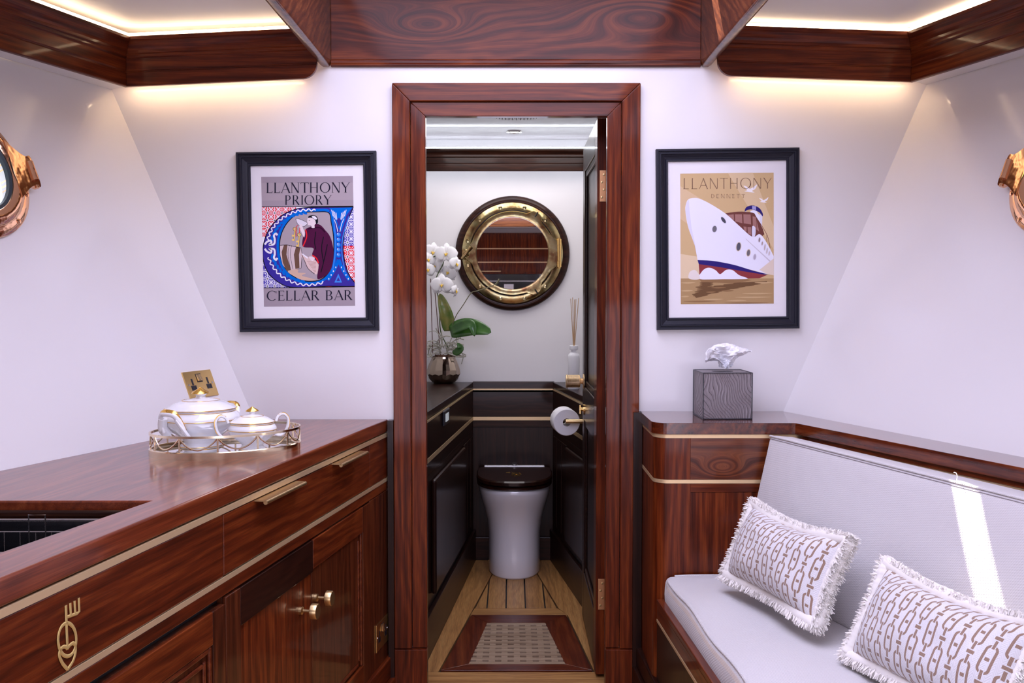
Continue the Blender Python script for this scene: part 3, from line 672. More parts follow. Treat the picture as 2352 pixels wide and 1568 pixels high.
# ------------------------------------------------------------ orchid in its pot
op = Vector((PY(1019, 870, 5.10).x, 5.10, zs_))
t = thing('orchid', 'white flowering orchid in a faceted bronze pot on the cabin shelf', 'plant', op)
potm = mat('smoky_bronze_glass', (.42, .34, .27), .07, 1.0)
g = G(); nf = 14; rings = []
for z, r in ((0, .045), (.004, .056), (.022, .074), (.045, .085), (.07, .083), (.10, .073), (.128, .063), (.138, .061), (.138, .057), (.12, .058), (.10, .06)):
    ring = []
    for k in range(nf * 2):
        a = 2 * PI * k / (nf * 2); rr = r * (1.0 if k % 2 == 0 else (1.035 if .02 < z < .11 else 1.0)); ring.append(op + Vector((rr * math.cos(a), rr * math.sin(a), z + (.006 if (k % 2 and .02 < z < .06) else 0))))
    rings.append(ring)
g.loft(rings, cap=True); g.obj('pot', potm, t)
g = G(); rb = random.Random(3)
for k in range(70):
    a = rb.uniform(0, 6.28); r = rb.uniform(0, .052); p = op + Vector((r * math.cos(a), r * math.sin(a), .128 + rb.uniform(0, .014))); d = Vector((rb.uniform(-1, 1), rb.uniform(-1, 1), rb.uniform(-.5, .5))) * .012
    g.tube([p - d, p + d], [rb.uniform(.003, .006)] * 2, 5)
g.obj('bark', mat('orchid_bark', (.10, .045, .025), .9), t, kind='stuff')
rootm = mat('aerial_root', (.42, .40, .33), .7)
g = G(); rb = random.Random(11)
for k in range(34):
    a = rb.uniform(0, 6.28); p = op + Vector((.02 * math.cos(a), .02 * math.sin(a), .15 + rb.uniform(0, .04))); pts = [p]; d = Vector((math.cos(a), math.sin(a) * .5, rb.uniform(.2, 1.3))).normalized()
    for j in range(7):
        d = (d + Vector((rb.uniform(-.6, .6), rb.uniform(-.4, .4), rb.uniform(-.75, .3)))).normalized(); nx = pts[-1] + d * rb.uniform(.012, .022)
        if nx.y > YB - .012: nx.y = YB - .012
        if nx.z < op.z + .135: nx.z = op.z + .137
        pts.append(nx)
    g.tube(catmull(pts, 3), rb.uniform(.0021, .0034), 5)
for path in ([(1048, 772), (1052, 800), (1062, 812), (1064, 820), (1060, 836)], [(1045, 780), (1058, 776), (1050, 770), (1062, 768)], [(985, 762), (1000, 760), (1010, 772), (1015, 790)], [(978, 788), (995, 791), (1010, 796)]):
    g.tube(catmull([PY(x, y, 5.08) for x, y in path], 4), .0022, 5)
g.obj('aerial_roots', rootm, t, kind='stuff')
stakem = mat('brown_stake', (.09, .02, .012), .5)
for a, b in (((994, 812), (989, 640)), ((1012, 815), (999, 672))):
    g = G(); g.tube([PY(*a, 5.09), PY(*b, 5.11)], .0022, 6); g.obj('stake', stakem, t)
grn = mat('orchid_stem', (.06, .09, .03), .5)
g = G(); g.tube(catmull([PY(x, y, 5.09) for x, y in ((1030, 800), (1012, 760), (1010, 710), (1006, 680), (1000, 650), (1006, 628), (1016, 610), (1018, 600), (1012, 585), (995, 590))], 5), [.003] * 46, 6); g.obj('flower_stem', grn, t, smooth=True)
g = G(); g.tube(catmull([PY(x, y, yy) for x, y, yy in ((1035, 762, 5.08), (1046, 728, 5.06), (1064, 700, 5.04), (1082, 673, 5.03), (1096, 668, 5.03), (1120, 660, 5.04), (1138, 652, 5.05), (1146, 640, 5.06))], 5), .0024, 6); g.obj('bare_spike', mat('dry_spike', (.16, .15, .08), .6), t, smooth=True)
def leafmat(n, c1, c2):
    m = mat(n, c1, .3, coat=.3); p = pos(m.node_tree); setc(m, ramp(noise(p, 22, 2), [(.35, c1), (.7, c2)])); return m
lm = [leafmat('leaf_dark_green', (.025, .10, .015), (.05, .15, .02)), leafmat('leaf_yellowing', (.10, .17, .03), (.30, .24, .06))]
def leaf(mid, wid, m, fold=.25, dp=0.0):
    """mid: list of (px,py,Y); wid: list of half widths"""
    P = catmull([PY(*q) for q in mid], 5); n_ = len(P); g = G(); rows = []
    for i, p in enumerate(P):
        t_ = i / (n_ - 1); wv = wid(t_); T = (P[min(i + 1, n_ - 1)] - P[max(i - 1, 0)]).normalized(); sd_ = T.cross(Vector((0, -1, .25))).normalized()
        rows.append([p + sd_ * wv * k_ + Vector((0, -1, 0)) * (abs(k_) * wv * fold) for k_ in (-1, -.6, 0, .6, 1)])
    for k_, th in ((0, 0), ):
        vs = [q for r in rows for q in r]; fs = [(i * 5 + j, i * 5 + j + 1, (i + 1) * 5 + j + 1, (i + 1) * 5 + j) for i in range(n_ - 1) for j in range(4)]; g.add(vs, fs)
    o = g.obj('leaf', m, t, smooth=2); o.modifiers.new('solid', 'SOLIDIFY').thickness = .0015; return o
ov = lambda w: (lambda t_: w * (math.sin(PI * min(1, .08 + t_ * .92) ** .8) ** .6 if t_ < 1 else 0) + .001)
leaf([(1030, 760, 5.09), (1028, 735, 5.08), (1020, 705, 5.07), (1010, 674, 5.08)], ov(.034), lm[1])
leaf([(1034, 762, 5.08), (1062, 752, 5.05), (1095, 752, 5.02), (1128, 763, 5.0)], ov(.046), lm[0], .2)
leaf([(1036, 760, 5.07), (1058, 748, 5.03), (1082, 745, 5.0), (1090, 772, 4.99)], ov(.026), lm[0], .3)
leaf([(1040, 812, 5.07), (1052, 806, 5.05), (1058, 798, 5.04), (1050, 788, 5.05)], ov(.018), lm[0], .2)
petm = mat('white_petal', (.90, .89, .92), .55, sss=.15); lipm = mat('yellow_lip', (.85, .55, .05), .5)
def flower(px, py, Y, r, yaw, pitch, roll=0.0):
    c = PY(px, py, Y); fo = None
    mtx = Matrix.Translation(c) @ Matrix.Rotation(yaw, 4, 'Z') @ Matrix.Rotation(pitch, 4, 'X') @ Matrix.Rotation(roll, 4, 'Y')
    g = G()
    def petal(ang, ln, wd_, off, big):
        vs = []; fs = []; n_ = 8; m_ = 6
        for i in range(n_ + 1):
            t_ = i / n_; ww = wd_ * (math.sin(PI * t_ ** .75) ** .55 if 0 < t_ < 1 else .05) * (1 if big else .9)
            for j in range(m_ + 1):
                s_ = j / m_ * 2 - 1; x = s_ * ww; z = t_ * ln; y = -off - .006 * math.sin(t_ * PI) + .010 * t_ * t_ - .004 * (1 - s_ * s_)
                ca, sa = math.cos(ang), math.sin(ang); vs.append(mtx @ Vector((x * ca + z * sa, y, -x * sa + z * ca)))
        for i in range(n_):
            for j in range(m_): fs.append((i * (m_ + 1) + j, i * (m_ + 1) + j + 1, (i + 1) * (m_ + 1) + j + 1, (i + 1) * (m_ + 1) + j))
        g.add(vs, fs)
    for a in (0, 2.2, -2.2): petal(a, r * .98, r * .42, 0, 0)
    for a in (1.42, -1.42): petal(a, r, r * .62, .003, 1)
    o = g.obj('flower', petm, t, smooth=2, fixn=False); o.modifiers.new('solid', 'SOLIDIFY').thickness = .0006
    g = G()
    g.tube([mtx @ Vector(q) for q in ((0, -.004, .005), (0, -.012, .002), (0, -.016, -.006), (0, -.013, -.011))], [.002, .0035, .0035, .001], 8)
    for s_ in (-1, 1): g.tube([mtx @ Vector(q) for q in ((0, -.006, 0), (s_ * .007, -.012, 0), (s_ * .009, -.013, .006))], [.0018, .0018, .001], 6)
    g.obj('lip', lipm, o, smooth=True)
for q in ((1025, 584, 5.06, .060, -.1, 0), (993, 580, 5.10, .056, .3, .1, .2), (982, 597, 5.08, .045, .5, 0), (981, 620, 5.07, .046, .4, .1), (1046, 607, 5.05, .046, .9, .1, .3), (999, 612, 5.11, .05, -.3, .2), (1031, 626, 5.10, .048, -.6, .2, .4), (1015, 655, 5.04, .060, -.05, .1), (1044, 668, 5.06, .036, 1.1, .2, .5)): flower(*q)

# ------------------------------------------------------------ left worktop, hatch recess and cabinet
CO = Vector((-.417, 3.34, 0)); FC = frame(CO, UC); SG = 1 if FC.n.x > 0 else -1
NC = FC.n * SG
def fc(t_, z): return CO + UC * t_ + Vector((0, 0, z))
def FL(px, py): p = PP(px, py, CO, NC); return (p - CO).dot(UC), p.z
ZT = .9585
def xf(Y): return CO.x + UC.x / UC.y * (Y - CO.y)
def hx_(Y, z=ZT): return hull(-1, Y, z) + .002
Aq, Bq, Cq, Dq = (-.723, 1.974), (-1.20, 1.974), (-1.20, 1.15), (-.723 - .774 * .193 - .05, 1.15)
Dq = (xf(1.15) - .13, 1.15)
g = G(); polys = [
    [(xf(3.338), 3.338), (xf(1.974), 1.974), Aq, Bq, (hx_(1.974), 1.974), (hx_(3.338), 3.338)],
    [(xf(1.974), 1.974), (xf(1.15), 1.15), Dq, Aq], [Bq, Cq, (hx_(1.15), 1.15), (hx_(1.974), 1.974)],
    [(xf(1.15), 1.15), (xf(.3), .3), (hx_(.9) - .0, .3), (hx_(1.15), 1.15), Cq, Dq]]
vs = []; 
outer = [polys[0][0], (xf(.3), .3), (hx_(.9), .3), (hx_(.9), .9), polys[0][5]]
g.prism([Vector((x, y, ZT - .042)) for x, y in outer], (0, 0, .042), holes=[[Vector((x, y, ZT - .042)) for x, y in (Aq, Bq, Cq, Dq)]])
wt = g.obj('worktop', W['top'], bevel=.004, seg=3); tag(wt, 'glossy red-brown walnut worktop with a cut-out over the left cabinet', 'worktop')
t = thing('sink_recess', 'black recessed basin with a dark wooden lip cut into the left worktop', 'sink', (-.95, 1.55, .7))
g = G(); q = [Aq, Bq, Cq, Dq]
def inset(q, d):
    c = Vector((sum(p[0] for p in q) / 4, sum(p[1] for p in q) / 4)); return [(p[0] + (c.x - p[0]) * d, p[1] + (c.y - p[1]) * d) for p in q]
qi = inset(q, .012)
for i in range(4):
    a, b, c, d = qi[i], qi[(i + 1) % 4], inset(q, .04)[(i + 1) % 4], inset(q, .04)[i]
    g.prism([Vector((x, y, .928)) for x, y in (a, b, c, d)], (0, 0, .014))
g.obj('wooden_lip', W['hx'], t, bevel=.004)
g = G(); g.prism([Vector((x, y, .70)) for x, y in qi], (0, 0, .004))
for i in range(4):
    a, b = qi[i], qi[(i + 1) % 4]; c, d = inset(q, .03)[(i + 1) % 4], inset(q, .03)[i]
    g.prism([Vector((x, y, .70)) for x, y in (a, b, c, d)], (0, 0, .225))
g.obj('basin', blackm, t)
t = thing('wire_rack', 'thin steel wire rack standing in the black basin of the left worktop', 'rack', (-.95, 1.55, .705))
q2 = inset(q, .09)
def rect(z): return [Vector((x, y, z)) for x, y in q2]
g = G()
for z, r in ((.928, .0035), (.862, .0035)): g.tube(rect(z), r, 8, closed=True)
g.obj('rim', chrome, t, smooth=True)
g = G(); g.tube(rect(.905), .0014, 6, closed=True)
for i in range(4):
    a, b = Vector((*q2[i], 0)), Vector((*q2[(i + 1) % 4], 0)); n_ = int((b - a).length / .03)
    for k in range(n_): p = a.lerp(b, k / n_); g.tube([p + Vector((0, 0, .862)), p + Vector((0, 0, .905))], .0012, 5)
g.obj('side_wires', chrome, t, kind='stuff')
g = G()
for k in range(40):
    y = lerp(q2[0][1], q2[2][1], k / 39); g.tube([(q2[0][0] - .01 + (y - q2[0][1]) * .15, y, .86), (q2[1][0] + .005, y, .86)], .0012, 5)
g.obj('base_wires', chrome, t, kind='stuff')
g = G(); p = PY(90, 1200, 1.90); g.tube([p + Vector((-.02, 0, -.05)), p + Vector((-.02, 0, .015)), p + Vector((.012, 0, .015)), p + Vector((.012, 0, -.05))], .0014, 6); g.obj('loop', chrome, t)

cb = thing('base_cabinet', 'long red walnut cabinet with brass lines, drawer and doors under the left worktop', 'cabinet', (CO.x, CO.y, 0))
def cx(name, m, par, a0, a1, b0, b1, c0, c1, bevel=.0018, label=None):
    g = G(); g.fbox(FC, a0, a1, b0, b1, c0 * SG, c1 * SG); return g.obj(name, m, par, bevel=bevel, label=label)
EN = 3.05; wv = wood('walnut_cabinet_upright', (0, 0, 1), seed=1.9, mid=(.115, .024, .008), light=(.24, .062, .018))
cx('carcass', dark, cb, 0, EN, 0, .915, -.04, -.02, 0)
cx('brass_strip', strip, cb, .0, EN, .901, .9135, -.02, .0012, 0); cx('brass_strip', strip, cb, .0, EN, .7525, .7635, -.02, .0012, 0)
cx('fascia', W['c'], cb, 0, .205, .765, .900, -.02, 0); fa_ = cx('fascia', W['c'], cb, 1.24, EN, .765, .900, -.02, 0)
dw = cx('drawer', W['c'], cb, .2085, 1.2365, .7665, .8985, -.02, .0005)
for a, b in ((.315, .556), (.829, 1.077)):
    g = G(); g.fbox(FC, a, b, .8955, .8985, .0 * SG, .027 * SG); g.tube([FC(a, .8935, .027 * SG), FC(b, .8935, .027 * SG)], .0052, 12); g.obj('handle', brass, dw, smooth=True, bevel=0)
cx('rail', W['c'], cb, 0, EN, .7235, .7515, -.02, 0)
cx('end_stile', wv, cb, 0, .2065, .0, .722, -.02, 0)
g = G(); g.box(-.4155, -.3965, 3.305, 3.338, 0, .957); g.obj('filler_strip', W['hz'], cb)
# pair of doors
d1 = cx('door', wv, cb, .212, .7105, .10, .7185, -.02, -.008, .001, 'right-hand door of the pair with a lighter top rail')
d2 = cx('door', wv, cb, .7135, 1.2325, .10, .7185, -.02, -.008, .001, 'left-hand door of the pair with a darker top rail')
cx('stile', wv, d1, .212, .285, .10, .7185, -.008, .0025); cx('top_rail', W['c'], d1, .2855, .7105, .640, .7185, -.008, .0025)
cx('bottom_rail', W['c'], d1, .2855, .7105, .10, .222, -.008, .0025)
cx('stile', wv, d2, 1.160, 1.2325, .10, .7185, -.008, .0025); cx('top_rail', W['cd'], d2, .7135, 1.1595, .632, .7185, -.008, .0025)
cx('bottom_rail', W['c'], d2, .7135, 1.1595, .10, .222, -.008, .0025)
cx('moulding', W['rail'], d1, .286, .296, .223, .639, -.008, -.001, .003); cx('moulding', W['rail'], d1, .308, .318, .245, .620, -.008, -.002, .003)
cx('moulding', W['rail'], d1, .320, .7105, .232, .242, -.008, -.002, .003); cx('moulding', W['rail'], d2, .7135, 1.12, .232, .242, -.008, -.002, .003)
cx('panel', wv, d1, .320, .7105, .243, .638, -.008, -.004, .001); cx('panel', W['z'], d2, .7135, 1.158, .243, .631, -.008, -.004, .001)
for dd, (kx, ky) in ((d2, (692, 1402)), (d1, (727, 1372))):
    t_, z_ = FL(kx, ky); g = G(); g.lathe([(.0105, -.004), (.0105, .003), (.0045, .006), (.0045, .026), (.017, .027), (.0205, .029), (.0205, .043), (.019, .0455), (.001, .0455)], FC(t_, z_, 0), ax=NC, x=UC, seg=32); g.obj('knob', brass, dd, smooth=True)
# third door, nearest the camera
d3 = cx('door', wv, cb, 1.2375, 1.80, .10, .706, -.02, -.008, .001, 'door nearest the viewer with a moulded recessed panel')
cx('stile', wv, d3, 1.2375, 1.294, .10, .706, -.008, .0025); cx('top_rail', W['c'], d3, 1.2945, 1.745, .636, .706, -.008, .0025)
cx('stile', wv, d3, 1.745, 1.80, .10, .706, -.008, .0025); cx('bottom_rail', W['c'], d3, 1.2945, 1.745, .10, .20, -.008, .0025)
cx('moulding', W['rail'], d3, 1.296, 1.306, .2, .634, -.008, 0, .003); cx('moulding', W['rail'], d3, 1.308, 1.744, .622, .634, -.008, 0, .003); cx('moulding', W['rail'], d3, 1.318, 1.328, .2, .610, -.008, -.002, .003)
cx('moulding', W['rail'], d3, 1.33, 1.744, .598, .608, -.008, -.002, .003)
cx('door', wv, cb, 1.806, 2.35, .10, .706, -.02, .002); cx('door', wv, cb, 2.356, 2.9, .10, .706, -.02, .002)
cx('skirting', W['c'], cb, -.0, EN, 0, .088, -.01, .028, .004); cx('skirting', W['c'], cb, -.0, EN, .0885, .158, -.01, .014, .004)
# fork and heart emblem
def em(x, y): t_, z_ = FL(x / 3.35, 1100 + y / 3.35); return FC(t_, z_, .0012 * SG)
g = G(); nrm = NC
def flat(pts, w): g.tube([em(*p) for p in pts], [(.0010, w * 1.5)] * len(pts), 6, flat=nrm)
flat([(502, 972), (505, 1060), (508, 1160), (514, 1292)], .0021)
flat([(508, 1062), (545, 1048), (590, 1032), (605, 1018), (601, 915)], .0019)
for a, b in (((535, 955), (540, 1048)), ((568, 938), (574, 1036))): flat([a, b], .0019)
flat([(512 + 70 * math.cos(k / 28 * 2 * PI), 1235 + 128 * math.sin(k / 28 * 2 * PI)) for k in range(29)], .0021)
hp_ = catmull([Vector((x, y, 0)) for x, y in ((515, 1462), (478, 1420), (452, 1360), (456, 1318), (478, 1292), (500, 1290), (514, 1304))], 5); flat([(p.x, p.y) for p in hp_], .0021)
hp_ = catmull([Vector((x, y, 0)) for x, y in ((514, 1304), (530, 1280), (556, 1262), (574, 1280), (576, 1330), (556, 1400), (515, 1462))], 5); flat([(p.x, p.y) for p in hp_], .0021)
g.obj('emblem', inlay, cb, label='brass fork and heart emblem inlaid in the fascia')

# ------------------------------------------------------------ sockets
def socket(label, Fr, sg, tcen, zcen, w=.146, h=.086, up=1):
    t = thing('power_socket', label, 'socket', Fr(tcen, zcen, 0)); P_ = lambda a0, a1, b0, b1, c0, c1: None
    def q(name, m, par, a0, a1, b0, b1, c0, c1, bevel=.0005):
        g = G(); g.fbox(Fr, tcen + a0, tcen + a1, zcen + b0, zcen + b1, c0 * sg, c1 * sg); return g.obj(name, m, par, bevel=bevel)
    pl_ = q('plate', plate, t, -w / 2, w / 2, -h / 2, h / 2, 0, .004, .001)
    sx_ = w / .146
    for s_ in (-1, 1):
        g = G(); c_ = s_ * .039 * sx_
        for a0, a1, b0, b1 in ((-.004, .004, -.002, .019), (-.013, .013, -.019, -.003)): g.fbox(Fr, tcen + c_ + a0 * sx_, tcen + c_ + a1 * sx_, zcen + b0, zcen + b1, .0038 * sg, .0046 * sg)
        o = g.obj('socket_face', plastic, t)
        g = G()
        for a in (-.008, .008): g.fbox(Fr, tcen + c_ + (a - .003) * sx_, tcen + c_ + (a + .003) * sx_, zcen - .014, zcen - .008, .0045 * sg, .0050 * sg)
        g.obj('pin_slots', dark, o)
        g = G(); g.lathe([(.004, .0035), (.0035, .005), (.001, .0055)], Fr(tcen + s_ * .06 * sx_, zcen, 0), ax=Fr.n * sg, seg=14); g.obj('screw', chrome, t, smooth=True)
    q('switch_well', plastic, t, -.014 * sx_, .014 * sx_, .006, .034, .0038, .0046)
    for s_ in (-1, 1):
        a0, a1 = sorted((s_ * .001 * sx_, s_ * .0115 * sx_)); g = G(); b0, b1 = zcen + .009, zcen + .032
        g.hexa([Fr(tcen + a0, b0, .0046 * sg), Fr(tcen + a1, b0, .0046 * sg), Fr(tcen + a1, b1, .0046 * sg), Fr(tcen + a0, b1, .0046 * sg), Fr(tcen + a0, b0, .010 * sg), Fr(tcen + a1, b0, .010 * sg), Fr(tcen + a1, b1, .0055 * sg), Fr(tcen + a0, b1, .0055 * sg)]); g.obj('rocker', brass, t, bevel=.0004)
eL = (Vector((0, 0, 1)) - NL * NL.z).normalized()
sc0 = PP(459, 882, A, NL); fs = frame(sc0, DL, eL); sgs = 1 if fs.n.dot(NL) > 0 else -1
socket('brushed gold double power socket on the slanted wall behind the tureen', fs, sgs, 0, 0, .146, .088)
t_, z_ = FL(876, 1453); socket('small gold double power socket low on the cabinet end beside the door frame', frame(CO, UC), SG, t_, z_, .132, .090)

# ------------------------------------------------------------ tray, tureen and sugar bowl
tc = Vector((-.758, 2.635, ZT)); ta_ = Vector((.839, .545, 0)).normalized(); tb_ = Vector((-ta_.y, ta_.x, 0)); RA, RB = .197, .146
t = thing('serving_tray', 'oval mirrored tray with a champagne metal gallery rail of swags on the worktop', 'tray', tc)
el = lambda a, r=1.0, z=0.0, k=0.0: tc + ta_ * math.cos(a) * (RA * r + k) + tb_ * math.sin(a) * (RB * r + k) + Vector((0, 0, z))
n_ = 96; g = G(); rings = [[el(2 * PI * k / n_, 1, z, d) for k in range(n_)] for d, z in ((-.004, 0), (.002, 0), (.002, .017), (.0, .019), (-.006, .019), (-.006, .004), (-.004, 0))]
g.loft(rings, cap=False); g.obj('rim', champ, t, smooth=True)
g = G(); g.loft([[el(2 * PI * k / n_, 1, z, -.006) for k in range(n_)] for z in (.001, .008)]); g.obj('mirror_base', mirror, t)
g = G(); rings = [[el(2 * PI * k / n_, 1, z, d) for k in range(n_)] for d, z in ((-.004, .054), (.001, .054), (.001, .060), (-.004, .060), (-.004, .054))]; g.loft(rings, cap=False); g.obj('top_rail', champ, t, smooth=True)
NP = 12
angs = [2 * PI * (k + .35) / NP for k in range(NP)]
for k in range(NP):
    a = angs[k]; g = G(); T = (el(a + .01) - el(a - .01)).normalized(); p = el(a, 1, 0, -.0015)
    g.tube([p + Vector((0, 0, .015)), p + Vector((0, 0, .055))], [(.0018, .0032)] * 2, 4, flat=Vector((p - tc).normalized())); g.obj('post', champ, t)
    b = a + 2 * PI / NP; g = G(); pts = []
    for j in range(13): s_ = j / 12; pts.append(el(lerp(a, b, s_), 1, .055 - .030 * math.sin(PI * s_) ** .8, -.0015))
    g.tube(pts, [(.0022, .0016)] * 13, 6, flat=(0, 0, 1)); g.obj('swag', champ, t, smooth=True)
def tureen(name, label, cat, base, ux, sa, sb, R, Hh, handle, kn):
    t = thing(name, label, cat, base); uy = Vector((-ux.y, ux.x, 0))
    prof = [(.55, 0), (.56, .02), (.50, .05), (.44, .09), (.44, .14), (.56, .22), (.78, .33), (.95, .45), (1.0, .54), (.99, .58), (.97, .62), (.88, .69), (.86, .72), (.88, .725)]
    mi = [0, 1, 0, 0, 0, 0, 0, 0, 1, 0, 0, 1, 1]
    g = G(); g.lathe([(r * R, h * Hh) for r, h in prof], base, x=ux, sx=sa, sy=sb, seg=64, mif=[0, 0, 0, 0, 0, 0, 0, 0, 0, 0, 0, 0, 0], capt=False)
    g.obj('body', porc, t, smooth=True)
    g = G()
    for r, h, w in ((1.002, .54, .0009), (.877, .69, .0012), (.565, .02, .0011)):
        g.tube([base + ux * math.cos(2 * PI * k / 64) * R * r * sa + uy * math.sin(2 * PI * k / 64) * R * r * sb + Vector((0, 0, h * Hh)) for k in range(64)], w, 5, closed=True)
    g.obj('gilt_lines', gilt, t, smooth=True)
    lp_ = [(.86, .715), (.89, .725), (.90, .745), (.86, .77), (.66, .85), (.45, .905), (.25, .935), (.13, .95), (.11, .99), (.17, 1.03)]
    g = G(); g.lathe([(r * R, h * Hh) for r, h in lp_], base, x=ux, sx=sa, sy=sb, seg=64); ld = g.obj('lid', porc, t, smooth=True)
    g = G()
    for r, h in ((.903, .745), (.47, .905)): g.tube([base + ux * math.cos(2 * PI * k / 64) * R * r * sa + uy * math.sin(2 * PI * k / 64) * R * r * sb + Vector((0, 0, h * Hh)) for k in range(64)], .0011 if r > .6 else .0005, 5, closed=True)
    g.obj('gilt_lines', gilt, ld, smooth=True)
    g = G(); g.lathe([(.15 * R, 1.02 * Hh), (.25 * R, 1.035 * Hh), (.22 * R, 1.07 * Hh), (.10 * R, 1.12 * Hh), (.04 * R, 1.15 * Hh), (.001, 1.16 * Hh)], base, x=ux, sx=sa * 1.1, sy=sb * .8, seg=24); g.obj('knob', gilt, ld, smooth=True)
    for s_ in (-1, 1):
        if handle == 'shell':
            def q(a, r, h): return base + ux * s_ * math.cos(a) * R * sa * r + uy * math.sin(a) * R * sb * r + Vector((0, 0, h * Hh))
            g = G(); w0 = .33
            path = [q(-w0, 1.02, .36), q(-w0 * .8, 1.12, .56), q(-w0 * .5, 1.18, .70), q(0, 1.22, .73), q(w0 * .5, 1.18, .70), q(w0 * .8, 1.12, .56), q(w0, 1.02, .36)]
            g.tube(catmull(path, 5), [.0075] * 31, 10); hd = g.obj('handle', porc, t, smooth=True)
            g = G(); g.tube(catmull([p + Vector((0, 0, .0045)) + (p - base).normalized() * .001 for p in path], 5), [(.0045, .0075)] * 31, 8); g.obj('gilding', gilt, hd, smooth=True)
            for w_ in (-1, 1):
                g = G(); c0, c1, c2 = q(w_ * w0 * .55, 1.14, .62), q(w_ * w0 * .95, 1.05, .42), q(w_ * w0 * 1.15, .86, .26)
                g.tube(catmull([c0, c1, c2], 5), [(.006, .012)] * 5 + [(.006, .013)] * 5 + [(.002, .004)], 10, flat=(0, 0, 1)); g.obj('shell', porc, hd, smooth=True)
        else:
            def q(r, h): return base + ux * s_ * R * sa * r + Vector((0, 0, h * Hh))
            path = [q(.98, .74), q(1.08, .88), q(1.30, .93), q(1.48, .78), q(1.42, .52), q(1.20, .36), q(.92, .38)]
            g = G(); g.tube(catmull(path, 5), [(.0062, .0042)] * 31, 8, flat=ux.cross(Vector((0, 0, 1)))); hd = g.obj('handle', porc, t, smooth=True)
            g = G(); g.tube(catmull([p + (p - q(1.15, .62)).normalized() * .0028 for p in path[1:6]], 5), [(.0052, .002)] * 21, 6, flat=ux.cross(Vector((0, 0, 1)))); g.obj('gilding', gilt, hd, smooth=True)
    return t
b1 = Vector((-.838, 2.672, ZT + .008)); tureen('tureen', 'large oval white china tureen with gilt handles and lid knob on the tray', 'tureen', b1, Vector((-.38, -.92, 0)).normalized(), 1.10, 1.02, .099, .137, 'shell', 0)
b2 = Vector((-.684, 2.612, ZT + .008)); tureen('sugar_bowl', 'small lidded white china bowl with looped gilt handles on the tray', 'bowl', b2, Vector((.93, .36, 0)).normalized(), 1.0, .92, .063, .097, 'loop', 0)

